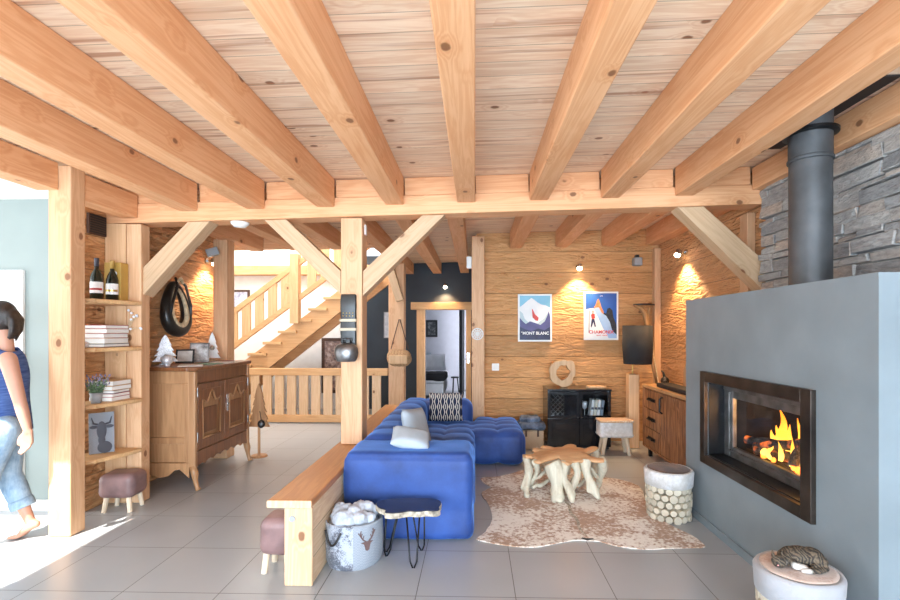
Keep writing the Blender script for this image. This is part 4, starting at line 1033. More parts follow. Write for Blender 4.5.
for i in range(34):
    a = rr.uniform(0, 2 * PI); r = BR * .78 * math.sqrt(rr.random()); b.ell((BX + r * math.cos(a), BY + r * math.sin(a), BH - .01 + .045 * (1 - (r / BR) ** 2) + rr.uniform(-.01, .012)), rr.uniform(.03, .05), 8)
b.ell((BX, BY, BH - .05), (BR * .9, BR * .9, .06), 16)
o = tag(b.build('fleece', 'fluff', loc=(BX, BY, BH - .1), remesh=.009, sm=1), 'white fluffy fleece heaped in the round basket', 'blanket')
tx = bpy.data.textures.new('tufts', 'CLOUDS'); tx.noise_scale = .02; dm = o.modifiers.new('tufts', 'DISPLACE'); dm.texture = tx; dm.strength = .022; dm.texture_coords = 'LOCAL'

# ------------------------------------------------------------------ little leather stools
def leather_stool(label, x, y, w, d, z0, z1, rz=0):
    t = thing('leather_stool', label, 'stool', (x, y, 0), rz, 'small mauve leather stools')
    b = MB(); b.rbox(-w / 2, w / 2, -d / 2, d / 2, z0, z1, .055, .04, lambda p, n: .004 * noise.noise(p * 14) + .01 * max(0, n.z)); b.build('padded_seat', 'leather_pink', t, local=True, smooth=True)
    for sx in (-1, 1):
        for sy in (-1, 1):
            b = MB(); b.tube([(sx * w * .30, sy * d * .30, z0 + .02), (sx * w * .36, sy * d * .36, 0)], [.021, .018], 10); b.build('leg', 'palelegs', t, local=True)
    return t
leather_stool('mauve leather stool under the shelves by the big post', -2.985, 4.0, .29, .24, .115, .31, .1)
leather_stool('mauve leather stool half hidden behind the bench end', -1.235, 3.03, .21, .22, .11, .335, 0)
# cow hide stool by the cabinet
hs = thing('hide_stool', 'white cow hide stool with four pale legs before the glass cabinet', 'stool', (1.73, 6.0, 0), 0)
b = MB(); b.rbox(1.52, 1.92, 5.86, 6.09, .225, .405, .03, .05, lambda p, n: .004 * noise.noise(p * 12) + .012 * (n.z < -.2)); b.build('seat', 'hide_snow', hs, smooth=True)
b = MB(); b.rbox(1.515, 1.925, 5.855, 6.095, .395, .425, .014, .05); b.build('seat_top', 'hide_tan', hs, smooth=True)
for x in (1.60, 1.84):
    for y, in ((5.92,), (6.04,)):
        b = MB(); b.tube([(x, y, .24), (x + (x - 1.72) * .35, y + (y - 5.98) * .3, 0)], [.027, .023], 10); b.build('leg', 'palelegs', hs)

# ------------------------------------------------------------------ wicker trunk with blanket
wx0, wx1, wy0, wy1 = .58, .875, 6.12, 6.42
wb = thing('wicker_basket', 'small woven wicker trunk between sofa and glass cabinet', 'basket', (.72, 6.27, 0))
b = MB(); b.rbox(wx0, wx1, wy0, wy1, 0, .25, .02, .05); b.build('body', 'wicker', wb, smooth=True)
for x in (.65, .80):
    b = MB(); b.box(x - .012, x + .012, wy0 - .006, wy0 - .0005, .17, .25); b.build('leather_strap', 'strap_brown', wb)
b = MB()
b.rbox(wx0 - .03, wx1 + .03, wy0 - .03, wy1, .253, .345, .045, .03, lambda p, n: .014 * noise.noise(p * 11))
b.rbox(wx0, wx1 - .04, wy0 + .02, wy1 - .03, .335, .41, .037, .03, lambda p, n: .016 * noise.noise(p * 12))
tag(b.build('folded_blanket', 'plaid', loc=(.72, 6.27, .253), smooth=True), 'slate blue fur blanket folded on the wicker trunk', 'blanket')

# ------------------------------------------------------------------ ring of wood and flat piece on the cabinet
ZK = KZ + .025
rc = atY(562.5, 374, 6.36); rc = Vector((rc.x, 6.36, ZK + .185))
def outl_r(R, seed, amp): return [R * (1 + amp * noise.noise((math.cos(t) * 1.6 + seed, math.sin(t) * 1.6, seed)) + amp * .5 * noise.noise((math.cos(t) * 4, math.sin(t) * 4 + seed, 2))) for t in [2 * PI * k / 48 for k in range(48)]]
Ro, Ri = outl_r(.178, 3.3, .17), outl_r(.088, 5.1, .26)
m = MB(); V = []
zmin = min(r * math.sin(2 * PI * k / 48) for k, r in enumerate(Ro)); rc.z = ZK - zmin + .001
for k in range(48):
    a = 2 * PI * k / 48; c_, s_ = math.cos(a), math.sin(a)
    V.append([m.b.verts.new((rc.x + r * c_, rc.y + dy, rc.z + r * s_)) for r, dy in ((Ro[k], -.03), (Ro[k], .03), (Ri[k], .03), (Ri[k], -.03))])
for k in range(48):
    A, B = V[k], V[(k + 1) % 48]
    for j in range(4): m.face([A[j], A[(j + 1) % 4], B[(j + 1) % 4], B[j]])
tag(m.build('wood_ring', 'rawwood', loc=(rc.x, rc.y, ZK), bev=.006), 'natural ring shaped wood slice standing on the glass cabinet', 'ornament')
m = MB(); Q = [(KX0 + .50 + x, 6.28 + y) for x, y in ((0, 0), (.06, -.05), (.15, -.03), (.24, -.05), (.29, .01), (.22, .07), (.12, .05), (.05, .08))]
m.prism([tuple(p) for p in smooth_poly([Vector(q) for q in Q], 2)], (0, 0, ZK), (1, 0, 0), (0, 1, 0), (0, 0, .03)); tag(m.build('wood_offcut', 'rawwood', loc=(KX0 + .6, 6.28, ZK), bev=.008), 'flat piece of natural wood lying on the glass cabinet', 'ornament')
# books and glassware inside the cabinet
for k in range(4):
    x = 1.50 + k * .042; m = MB(); m.obox((0, 0, .115), (.034, .15, .22 - .01 * (k % 2))); o = m.build('book', ['paper', 'cream', 'paper', 'linen'][k], local=True, bev=.002)
    o.location = (x, 6.30, .3985); o.rotation_euler = (0, .12, 0); o.location.z = .3985 + .003
    m = MB(); m.obox((0, -.0755, .115), (.030, .001, .03)); m.build('spine_label', 'navybook', o, local=True)
    tag(o, ['leftmost', 'second from the left', 'third from the left', 'rightmost'][k] + ' of the pale books leaning behind the cabinet glass', 'book', 'books in the glass cabinet')
gl = [(1.375, 6.28), (1.43, 6.31), (1.40, 6.40)]
for i, (x, y) in enumerate(gl):
    m = MB(); m.lathe([(.026, 0), (.024, .004), (.004, .01), (.004, .09), (.03, .12), (.034, .17), (.03, .20), (.028, .20), (.031, .17), (.027, .123), (0, .1)], (x, y, .396), 16); tag(m.build('wine_glass', 'silver', loc=(x, y, .396), smooth=True), ['left', 'right', 'rear'][i] + ' stemmed glass behind the right cabinet door', 'glass', 'glasses in the cabinet')

# ------------------------------------------------------------------ floor lamp
LX, LY = 2.0, 6.3
fl_ = thing('floor_lamp', 'floor lamp with square timber column and black drum shade', 'lamp', (LX, LY, 0))
cx = atY(632.5, 400, LY).x
b = MB(); b.box(cx - .068, cx + .068, LY - .068, LY + .068, 0, .955); b.build('timber_column', 'panelZ', fl_, bev=.01)
b = MB(); b.cyl((cx, LY, .955), (cx, LY, 1.35), .008); b.build('stem', 'brass', fl_)
sxx = atY(637.5, 345, LY).x
b = MB(); z0, z1 = 1.085, 1.585
b.lathe([(.175, z0), (.19, (z0 + z1) / 2), (.188, z1), (.184, z1), (.186, (z0 + z1) / 2), (.171, z0)], (sxx, LY, 0), 40); b.build('lamp_shade', 'shade', fl_, smooth=True)
b = MB(); b.cyl((cx, LY, 1.34), (sxx, LY, 1.36), .006); b.cyl((sxx - .186, LY, 1.36), (sxx + .186, LY, 1.36), .004); b.build('shade_bracket', 'blackmetal', fl_)
# bent wood yoke standing in the corner
yk = thing('wooden_yoke', 'old forked bent wood sled runner leaning in the corner behind the lamp', 'ornament', (2.22, 6.45, 0))
def A6(x, y, Y=6.5): return atY(x, y, Y)
b = MB(); b.tube([A6(634, 305.5), A6(641, 308), A6(645, 314), A6(647, 325), A6(649, 345, 6.48), A6(653, 366, 6.46), A6(657, 384, 6.42)], [.014, .03, .036, .032, .026, .022, .02], 10); b.build('runner', 'horn', yk, smooth=True)
b = MB(); b.tube([A6(653, 305.5), A6(649.5, 309), A6(648, 318), A6(647.5, 326)], [.012, .02, .02, .02], 8); b.build('fork', 'horn', yk, smooth=True)
b = MB(); b.tube([A6(633.5, 304.8), A6(644, 304.2), A6(654.5, 304.8)], [.010, .014, .010], 8); b.build('cross_bar', 'iron', yk, smooth=True)
b = MB(); b.tube([A6(653, 342, 6.4), A6(653, 352, 6.38), A6(656, 368, 6.3), A6(659, 386.5, 6.05)], .006, 6); b.build('cord', 'straw', yk)

# ------------------------------------------------------------------ things on the sideboard
ZS = .8655
b = MB(); b.rbox(2.10, 2.27, 4.75, 5.62, ZS, ZS + .05, .012, .2); tag(b.build('soundbar', 'black', loc=(2.18, 5.2, ZS), smooth=True), 'long low black soundbar on the sideboard', 'speaker')
# cut out wooden mountain
b = MB(); MQ = [(0, 0), (.02, .22), (.10, .30), (.13, .44), (.22, .50), (.28, .62), (.36, .72), (.44, .60), (.56, .74), (.66, .52), (.8, .38), (.86, 0)]
b.prism(MQ, (2.36, 5.52, ZS), (0, -1, 0), (0, 0, 1), (.035, 0, 0)); tag(b.build('wooden_board', 'rawwood', loc=(2.37, 5.1, ZS), bev=.006), 'tall pale wooden board with wavy top standing on the sideboard', 'ornament')
b = MB(); b.ell((2.27, 5.80, ZS + .05), (.05, .06, .05), 12); b.ell((2.25, 5.74, ZS + .035), (.028, .03, .035), 10); b.tube([(2.27, 5.8, ZS + .08), (2.26, 5.83, ZS + .15), (2.25, 5.86, ZS + .17)], [.02, .014, .006], 8)
tag(b.build('carved_figure', 'iron', loc=(2.27, 5.8, ZS), remesh=.006, sm=2), 'small dark carved figure at the far end of the sideboard', 'figurine')

# ------------------------------------------------------------------ posters
def poster(name, px0, py0, px1, py1, label):
    a = atY(px0, py0, 6.63); c = atY(px1, py1, 6.63); w, h = c.x - a.x, a.z - c.z
    o = thing(name, label, 'poster', ((a.x + c.x) / 2, 6.655, (a.z + c.z) / 2))
    m = MB(); m.box(-w / 2, w / 2, -.02, -.001, -h / 2, h / 2); m.build('mount', 'whitepaint', o, local=True, bev=.002)
    return o, w, h
def shape(name, mat, par, w, h, pts, lay, iw=.90, ih=.93):
    m = MB(); m.prism([((x - .5) * w * iw, (y - .5) * h * ih) for x, y in pts], (0, -.0202 - .0007 * lay, 0), (1, 0, 0), (0, 0, 1), (0, -.0006, 0)); return m.build(name, mat, par, local=True)
M['sky_pale'] = plain('printed pale blue', (.22, .50, .66, 1), .5, var=.06, nscale=3); M['sky_deep'] = plain('printed deep blue', (.018, .10, .40, 1), .5, var=.05)
M['snow'] = plain('printed snow white', (.80, .80, .79, 1), .5, var=.02); M['snowblue'] = plain('printed snow shadow', (.30, .46, .70, 1), .5, var=.05)
M['icegrey'] = plain('printed ice grey', (.50, .60, .62, 1), .5, var=.05); M['navy'] = plain('printed navy', (.018, .022, .075, 1), .5, var=.2, nscale=12)
M['violet'] = plain('printed violet', (.07, .065, .20, 1), .5, var=.1); M['redprint'] = plain('printed red', (.62, .05, .035, 1), .5); M['rockorange'] = plain('printed orange rock', (.55, .20, .07, 1), .5, var=.15, nscale=30)
M['rockdark'] = plain('printed dark rock', (.02, .022, .03, 1), .5, var=.3, nscale=40); M['pinkprint'] = plain('printed pink', (.75, .30, .26, 1), .5)
R1, w, h = poster('poster', 518, 294, 552, 341.6, 'left poster of a white mountain above the words MONT BLANC')
shape('sky', 'sky_pale', R1, w, h, [(0, 0), (1, 0), (1, 1), (0, 1)], 0)
shape('mountain', 'snow', R1, w, h, [(0, .35), (0, .74), (.12, .80), (.25, .88), (.33, .92), (.38, .95), (.47, .91), (.58, .85), (.70, .80), (.85, .78), (1, .72), (1, .35)], 1)
shape('glacier', 'icegrey', R1, w, h, [(0, .22), (0, .66), (.10, .60), (.16, .48), (.28, .40), (.42, .36), (.62, .40), (.80, .48), (.90, .60), (1, .62), (1, .22)], 2)
shape('snow_field', 'snow', R1, w, h, [(.24, .42), (.36, .62), (.30, .72), (.48, .80), (.56, .66), (.66, .60), (.72, .46), (.60, .38), (.45, .36)], 3)
shape('flag', 'redprint', R1, w, h, [(.40, .70), (.43, .69), (.50, .58), (.62, .50), (.60, .43), (.52, .44), (.42, .51), (.41, .60)], 4)
shape('forest', 'violet', R1, w, h, [(0, .10), (0, .50), (.10, .42), (.20, .36), (.34, .42), (.52, .38), (.68, .34), (.82, .42), (.90, .54), (.95, .66), (1, .50), (1, .10)], 5)
shape('foreground', 'navy', R1, w, h, [(0, 0), (0, .30), (.18, .24), (.40, .20), (.60, .26), (.80, .22), (1, .30), (1, 0)], 6)
text('lettering', '\u00b0MONT BLANC', .056, 'snow', R1, (0, -.0262, -h * .352), (PI / 2, 0, 0), sx=1.0)
R2, w, h = poster('poster', 584, 291.6, 618.5, 340, 'right poster of a climber on snow lettered CHAMONIX')
shape('sky', 'sky_deep', R2, w, h, [(0, 0), (1, 0), (1, 1), (0, 1)], 0)
shape('rock_peak', 'rockorange', R2, w, h, [(.25, .66), (.33, .76), (.38, .86), (.42, .88), (.46, .80), (.50, .70), (.58, .60), (.60, .50), (.30, .50)], 1)
shape('dark_rock', 'rockdark', R2, w, h, [(.55, .46), (.58, .57), (.66, .55), (.70, .66), (.78, .68), (.86, .62), (.90, .46), (.97, .34), (1, .18), (1, .06), (.88, .16), (.74, .34)], 2)
shape('snow_shadow', 'snowblue', R2, w, h, [(.22, .66), (.42, .69), (.52, .56), (.66, .50), (.78, .36), (.86, .16), (1, .08), (1, 0), (.4, 0)], 3)
shape('snow_slope', 'snow', R2, w, h, [(0, 0), (0, .64), (.14, .66), (.24, .67), (.40, .46), (.56, .22), (.68, .10), (.74, 0)], 4)
shape('climber_jacket', 'redprint', R2, w, h, [(.19, .44), (.17, .52), (.22, .56), (.29, .54), (.30, .45), (.24, .42)], 5)
shape('climber_head', 'pinkprint', R2, w, h, [(.20, .565), (.20, .61), (.24, .625), (.27, .60), (.26, .56)], 5)
shape('climber_legs', 'navy', R2, w, h, [(.19, .43), (.28, .43), (.33, .26), (.29, .25), (.25, .36), (.19, .24), (.16, .25)], 5)
shape('climber_pole', 'rockdark', R2, w, h, [(.095, .12), (.115, .12), (.125, .62), (.105, .62)], 5)
text('lettering', 'CHAMONIX', .062, 'redprint', R2, (0, -.0262, -h * .365), (PI / 2, 0, 0), sx=1.0)
text('small_lettering', 'MONT - BLANC', .021, 'redprint', R2, (.01, -.0262, -h * .415), (PI / 2, 0, 0))
text('top_lettering', 'ALPES', .016, 'snow', R2, (0, -.0262, h * .40), (PI / 2, 0, 0))

# ------------------------------------------------------------------ small fittings
def spot(px, py, plane, val, label, out, warm=30, ang=1.5, tip=None):
    """little round wall lamp with its own light, throwing the beam down the wall"""
    if plane == 'Y': p = atY(px, py, val); nrm = Vector((0, -1, 0))
    else: p = atX(px, py, val); nrm = Vector((-1 if val > 0 else 1, 0, 0))
    t = thing('spot_lamp', label, 'lamp', p)
    b = MB(); b.cyl(p, p + nrm * .02, .035); b.cyl(p + nrm * .02, p + nrm * .07, .012); b.build('mount', 'chrome', t, smooth=False)
    h = p + nrm * .095
    b = MB(); b.tube([h + Vector((0, 0, .035)), h + Vector((0, 0, .03)), h + Vector((0, 0, -.03))], [.012, .03, .036], 14); b.build('lamp_head', 'chrome', t, bev=.003)
    b = MB(); b.ell(h + Vector((0, 0, -.034)) + nrm * .012, (.036, .036, .03), 12); b.build('bulb', 'bulb', t, smooth=True)
    ld = bpy.data.lights.new('spot_light', 'SPOT'); ld.energy = warm; ld.color = (1, .64, .33); ld.spot_size = ang; ld.spot_blend = .6; ld.shadow_soft_size = .03
    lo = bpy.data.objects.new('spot_light', ld); COL.objects.link(lo); lo.location = h + nrm * .05 + Vector((0, 0, -.07)) ; lo.rotation_euler = (nrm - Vector((0,0,0))).to_track_quat('Z', 'Y').to_euler()
    d = (Vector((0, 0, -1)) - nrm * .16).normalized(); lo.rotation_euler = d.to_track_quat('-Z', 'Y').to_euler()
    return t
spot(578, 267, 'Y', 6.655, 'small round spot lamp on the boards between the two posters', .1, 60, 1.7)
spot(686.5, 252, 'X', 2.515, 'small bright spot lamp on the right hand hewn wall', .1, 60, 1.9)
spot(206, 261, 'X', -3.245, 'small spot lamp above the horse collar', .1, 75, 2.2)
spot(445.5, 286, 'Y', 9.295, 'small spot lamp on the dark wall above the door', .1, 34, 1.9)
p = atY(636, 262, 6.655); b = MB(); b.rbox(p.x - .055, p.x + .055, 6.55, 6.6595, p.z - .06, p.z + .05, .012, .1); o = b.build('alarm_sensor', 'grey_plastic', loc=p, smooth=True); tag(o, 'grey box sensor high on the poster wall near the corner', 'sensor')
b = MB(); b.box(p.x - .02, p.x + .02, 6.58, 6.6595, p.z + .05, p.z + .09); b.build('bracket', 'iron', o)
p = atY(240, 222, 4.25); zb = 2.616 + TILT * p.x - .0845
b = MB(); b.lathe([(0, -.045), (.05, -.04), (.075, -.015), (.08, 0), (0, 0)], (p.x, 4.25, zb), 24); tag(b.build('smoke_detector', 'whitepaint', loc=(p.x, 4.25, zb), smooth=True), 'white round smoke detector under the cross beam', 'detector')
pr = Vector((-2.99, 5.6, 0)); p = atY(213.5, 253, 5.55)
cm = thing('box_spotlight', 'grey box spotlight on the post beside the stairs', 'lamp', (p.x, 5.6, p.z))
R = Matrix.Rotation(.5, 3, 'Z') @ Matrix.Rotation(-.35, 3, 'Y')
b = MB(); b.obox((p.x + .02, 5.49, p.z), (.13, .10, .09), R); b.build('housing', 'grey_plastic', cm, bev=.01)
b = MB(); b.cyl((p.x, 5.6, p.z), (p.x + .01, 5.52, p.z), .012); b.build('arm', 'iron', cm)
p = atY(495.5, 367, 6.655); b = MB(); b.rbox(p.x - .05, p.x + .05, 6.645, 6.659, p.z - .05, p.z + .05, .005, .1); o = tag(b.build('light_switch', 'whitepaint', loc=p, smooth=True), 'square white light switch on the boards beside the disc post', 'switch')
b = MB(); b.rbox(p.x - .03, p.x + .03, 6.640, 6.645, p.z - .03, p.z + .03, .002, .1); b.build('rocker', 'paper', o)
p = atX(363.5, 229, -.985); b = MB(); b.rbox(-.985 + .0005, -.97, 4.24, 4.29, p.z - .045, p.z + .045, .005, .1); tag(b.build('wireless_switch', 'whitepaint', loc=(-.98, 4.26, p.z), smooth=True), 'tiny white sensor on the side of the cowbell post', 'sensor')
p = atY(467.5, 262, 6.49); b = MB(); b.rbox(-.045 - .07, -.0455, 6.52, 6.60, p.z - .08, p.z + .08, .01, .1); tag(b.build('motion_sensor', 'whitepaint', loc=(-.08, 6.56, p.z), smooth=True), 'white sensor box beside the top of the disc post', 'sensor')
# perforated disc on the post
p = atY(477.5, 334, 6.49); dk = thing('wall_disc', 'white perforated disc hanging on the post by the door', 'ornament', (p.x, 6.497, p.z))
b = MB(); b.tube([(p.x + .075 * math.cos(2 * PI * k / 24), 6.49, p.z + .075 * math.sin(2 * PI * k / 24)) for k in range(24)], .008, 8, closed=True); b.build('rim', 'whitepaint', dk)
b = MB()
for k in range(12):
    a = 2 * PI * k / 12; b.cyl((p.x, 6.49, p.z), (p.x + .072 * math.cos(a), 6.49, p.z + .072 * math.sin(a)), .006, n=6)
for r in (.025, .05): b.tube([(p.x + r * math.cos(2 * PI * k / 20), 6.489, p.z + r * math.sin(2 * PI * k / 20)) for k in range(20)], .006, 6, closed=True)
b.build('lace', 'whitepaint', dk)

# ------------------------------------------------------------------ cowbell on its belt
cb = thing('cowbell', 'big dark cowbell on a wide black leather belt on the post', 'cowbell', (-1.10, 4.16, 1.36))
xc = atY(348.5, 320, 4.15).x
zt_, zb_ = 1.5 + (332 - 294) / 480 * 4.15, 1.5 + (332 - 348) / 480 * 4.15
b = MB(); pts = []
b.rbox(xc - .068, xc + .068, 4.135, 4.1695, zb_, zt_, .014, .05, lambda p, n: .005 * math.sin(p.z * 30) * (n.y < -.3)); b.build('leather_belt', 'leather_dark', cb, smooth=True)
for zz in (1.602, 1.523):
    b = MB(); b.rbox(xc - .074, xc + .074, 4.128, 4.138, zz - .012, zz + .012, .004, .05); b.build('cream_band', 'leather_cream', cb)
b = MB()
for k in range(4):
    b.ell((xc - .042 + .028 * k, 4.134, 1.665), .006, 8); b.ell((xc - .042 + .028 * k, 4.134, 1.64), .006, 8)
b.build('brass_studs', 'brass', cb, smooth=True)
b = MB(); bc = Vector((xc + .0, 4.08, 1.33)); prof = [(0, .075), (.04, .073), (.072, .06), (.090, .03), (.094, -.01), (.086, -.05), (.076, -.075), (.070, -.082), (.064, -.082), (.07, -.04), (0, .0)]
b.lathe(prof, bc, 28, lambda a, z: 1 + .09 * math.cos(2 * a)); b.build('bell', 'bellmetal', cb, smooth=True)
b = MB(); b.tube([(xc - .03, 4.12, 1.40), (xc - .03, 4.09, 1.44), (xc + .03, 4.09, 1.44), (xc + .03, 4.12, 1.40)], .008, 8); b.build('loop', 'iron', cb)

# hanging round wooden bag
M['barkweave'] = weave('woven bark', (.50, .31, .16, 1), (.24, .13, .06, 1), 40)
hb = thing('hanging_bag', 'round woven bark bag hung by a dark strap on the far post', 'bag', (-1.3, 7.87, 1.0))
a = lambda x, y, Y=7.86: atY(x, y, Y)
cc_ = a(399.7, 357, 7.80)
b = MB(); b.rbox(cc_.x - .20, cc_.x + .20, 7.62, 7.895, cc_.z - .15, cc_.z + .12, .13, .03, lambda p, n: .012 * noise.noise(p * 16)); b.build('bag_body', 'barkweave', hb, smooth=True)
b = MB(); b.rbox(cc_.x - .15, cc_.x + .15, 7.60, 7.64, cc_.z - .10, cc_.z + .04, .015, .03, lambda p, n: .006 * noise.noise(p * 20)); b.build('front_flap', 'rawwood', hb, smooth=True)
b = MB(); b.tube([a(391, 349, 7.80), a(395, 334), a(399, 319.5, 7.885), a(400, 319.5, 7.885), a(404, 334), a(408.5, 349, 7.80)], .012, 8, flat=.6); b.build('shoulder_strap', 'strap_brown', hb)

# horse collar on the left wall
hc = thing('horse_collar', 'black leather horse collar with straw lining on the hewn wall', 'horse collar', (-3.24, 5.0, 1.75))
def CW(py_, pz_, x=-3.17): return Vector((x, py_, pz_))
yc, zc0 = 5.0, 1.76
loop = []; rad = []
for k in range(28):
    t = 2 * PI * k / 28
    w = .165 * (1 - .30 * math.cos(t)); loop.append(CW(yc + w * math.sin(t), zc0 + .245 * math.cos(t), -3.165 - .02 * math.cos(t))); rad.append(.052 * (1 - .32 * math.cos(t)))
b = MB(); b.tube(loop, rad, 12, closed=True); b.build('leather_pad', 'collarpad', hc, smooth=True)
b = MB(); b.tube([CW(yc + (p.y - yc) * .74, zc0 + (p.z - zc0) * .80, p.x + .035) for p in loop], [r * .42 for r in rad], 10, closed=True); b.build('straw_lining', 'straw', hc, smooth=True)
for sgn in (1, -1):
    b = MB(); b.tube([CW(yc + sgn * .03, zc0 + .31, -3.15), CW(yc + sgn * .07, zc0 + .23, -3.10), CW(yc + sgn * .165, zc0 + .02, -3.10), CW(yc + sgn * .175, zc0 - .10, -3.11)], [.012, .014, .014, .01], 8); b.build('hame', 'iron', hc)
b = MB(); b.tube([CW(yc - .05, zc0 + .26, -3.12), CW(yc, zc0 + .31, -3.11), CW(yc + .05, zc0 + .26, -3.12)], .016, 8); b.build('top_strap', 'straw', hc)

# ------------------------------------------------------------------ corner shelves and what stands on them
XW, YA, YB = -3.245, 3.67, 4.125
b = MB(); b.box(-3.245, -3.06, 4.128, 4.16, 0, 2.45); b.box(-3.245, -3.06, 4.16, 4.30, 0, .03)
tag(b.build('shelf_panel', 'panelZ', loc=(-3.15, 4.14, 0), bev=.004), 'pale upright board closing the shelf recess', 'panel')
post('timber_post', -3.058, atY(141, 400, 4.13).x, 4.13, 4.25, 0, 2.45, 'slimmer post between the shelves and the dresser')
shz = {1.765: 'top corner shelf holding the bottles', 1.375: 'second corner shelf holding the pale book stack', .925: 'third corner shelf with the plant pot', .49: 'lowest corner shelf with the cow picture'}
for z, lab in shz.items():
    P = [(XW, YA), (-3.06, YA), (-3.0, YA + .05)]
    for k in range(9):
        t = k / 8 * PI / 2; P.append((-3.0 + .08 * math.sin(t) * 1.2, YA + .07 + (YB - YA - .07) * (k / 8)))
    P.append((XW, YB))
    b = MB(); b.prism(P, (0, 0, z - .035), (1, 0, 0), (0, 1, 0), (0, 0, .035)); tag(b.build('corner_shelf', 'shelf', loc=(-3.1, 3.9, z - .035), bev=.01), lab, 'shelf', 'corner shelves')
def bottle(x, y, z, r, h, label, cap):
    t = thing('bottle', label, 'bottle', (x, y, z), 0, 'bottles on the top shelf')
    b = MB(); b.lathe([(0, 0), (r, .0), (r, h * .52), (r * .8, h * .62), (r * .36, h * .74), (r * .33, h * .97), (0, h * .98)], (x, y, z), 20); b.build('glass_body', 'bottle', t, smooth=True)
    b = MB(); b.lathe([(r * .37, h * .80), (r * .40, h * .985), (r * .40, h), (0, h)], (x, y, z), 16); b.build('foil_cap', cap, t, smooth=True)
    b = MB(); b.lathe([(r + .0008, h * .15), (r + .0008, h * .42)], (x, y, z), 20, None, (-PI * .9, PI * .1)); b.build('paper_label', 'paper', t, smooth=True)
    b = MB(); b.lathe([(r + .0014, h * .22), (r + .0014, h * .27)], (x, y, z), 20, None, (-PI * .8, 0)); b.build('label_band', 'red' if cap == 'navybook' else 'brass', t, smooth=True)
bottle(-3.10, 3.855, 1.766, .045, .34, 'dark bottle with a big white label beside the post on the top shelf', 'navybook')
bottle(-3.085, 4.005, 1.766, .045, .34, 'champagne bottle with gold foil in the middle of the top shelf', 'gold')
b = MB(); b.box(-3.175, -3.03, 4.03, 4.12, 1.766, 2.095); o = tag(b.build('gift_box', 'gold', loc=(-3.1, 4.07, 1.766), bev=.003), 'tall mustard gold gift box on the top shelf', 'box')
b = MB(); b.ell((-3.09, 4.028, 2.0), (.03, .006, .026), 10); b.build('rosette', 'silver', o, smooth=True)
b = MB(); b.box(-3.248, -3.225, 3.93, 4.12, 2.33, 2.50); o = b.build('air_vent', 'strap_brown', loc=(-3.24, 3.9, 2.4)); tag(o, 'dark brown vent grille high in the shelf recess', 'vent')
for k in range(8):
    m = MB(); m.box(-3.225, -3.22, 3.94, 4.11, 2.34 + k * .02, 2.352 + k * .02); m.build('louvre', 'black', o)
def book(x0, x1, y0, y1, z, th, cover, label, group, rz=0):
    t = thing('book', label, 'book', ((x0 + x1) / 2, (y0 + y1) / 2, z), rz, group)
    w, d = (x1 - x0) / 2, (y1 - y0) / 2
    b = MB(); b.box(-w, -w + .004, -d, d, .004, th - .004); b.box(-w, w, -d, d, 0, .004); b.box(-w, w, -d, d, th - .004, th); b.build('cover', cover, t, local=True)
    b = MB(); b.box(-w + .0045, w - .004, -d + .003, d - .003, .0045, th - .0045); b.build('pages', 'paper', t, local=True)
z = 1.376
for i, (th, cv, lab) in enumerate(((.028, 'navybook', 'dark book at the bottom of the second shelf stack'), (.044, 'cream', 'thick cream book second from the bottom on the second shelf'), (.040, 'red', 'red edged book in the middle of the second shelf stack'), (.036, 'cream', 'cream book second from the top on the second shelf'), (.032, 'red', 'red edged white book topmost on the second shelf'))):
    t = book(-3.235 + .004 * i, -2.99 - .006 * (i % 3), 3.79 + .008 * i, 4.08, z, th, cv, lab, 'books on the second shelf', .03 * (i % 2)); z += th + .0005
    m = MB(); m.box(-3.2, -3.03, 3.7885 + .008 * i, 3.7895 + .008 * i, z - th * .8, z - th * .25)
    m.b.free()
b = MB(); b.lathe([(0, 0), (.022, 0), (.03, .012), (.028, .04), (.012, .05), (0, .055)], (-3.10, 3.735, 1.376), 14); tag(b.build('glass_trinket', 'silver', loc=(-3.1, 3.735, 1.376), smooth=True), 'little silver trinket before the second shelf books', 'ornament')
z = .926
for i, (th, cv, lab) in enumerate(((.03, 'paper', 'white book at the bottom of the third shelf stack'), (.03, 'red', 'red book second from the bottom on the third shelf'), (.026, 'navybook', 'dark spined book in the middle of the third shelf stack'), (.038, 'tanbook', 'tan book second from the top on the third shelf'), (.042, 'tanbook', 'thick tan book topmost on the third shelf'))):
    book(-3.20 + .006 * (i % 2), -3.00 + .012 * (i > 2), 3.90 - .012 * (i > 2), 4.10, z, th, cv, lab, 'books on the third shelf', .05 * ((i * 7) % 3 - 1)); z += th + .0005
pt = thing('potted_plant', 'small lavender plant in a grey metal pot on the third shelf', 'plant', (-3.06, 3.80, .926))
b = MB(); b.lathe([(0, 0), (.034, 0), (.046, .085), (.042, .085), (.036, .06), (0, .06)], (-3.06, 3.80, .926), 20); b.build('pot', 'grey_plastic', pt, smooth=True)
b = MB(); bl = MB()
for k in range(60):
    a = rr.uniform(0, 2 * PI); t = rr.uniform(.02, .085); h = rr.uniform(.08, .16); p0 = Vector((-3.06 + .02 * math.cos(a), 3.80 + .02 * math.sin(a), .99)); p1 = p0 + Vector((t * math.cos(a), t * math.sin(a), h))
    if p1.x < -3.225: p1.x = -3.225
    b.tube([p0, (p0 + p1) / 2 + Vector((0, 0, .012)), p1], [.0022, .002, .0012], 4)
    for q in range(3): 
        s = p0.lerp(p1, .3 + .2 * q); b.obox(s, (.018, .004, .005), Matrix.Rotation(a + q, 3, 'Z'))
    bl.ell(p1, (.005, .005, .011), 6)
b.build('leaves', 'green', pt); bl.build('lavender_heads', 'lavender', pt)['kind'] = 'stuff'
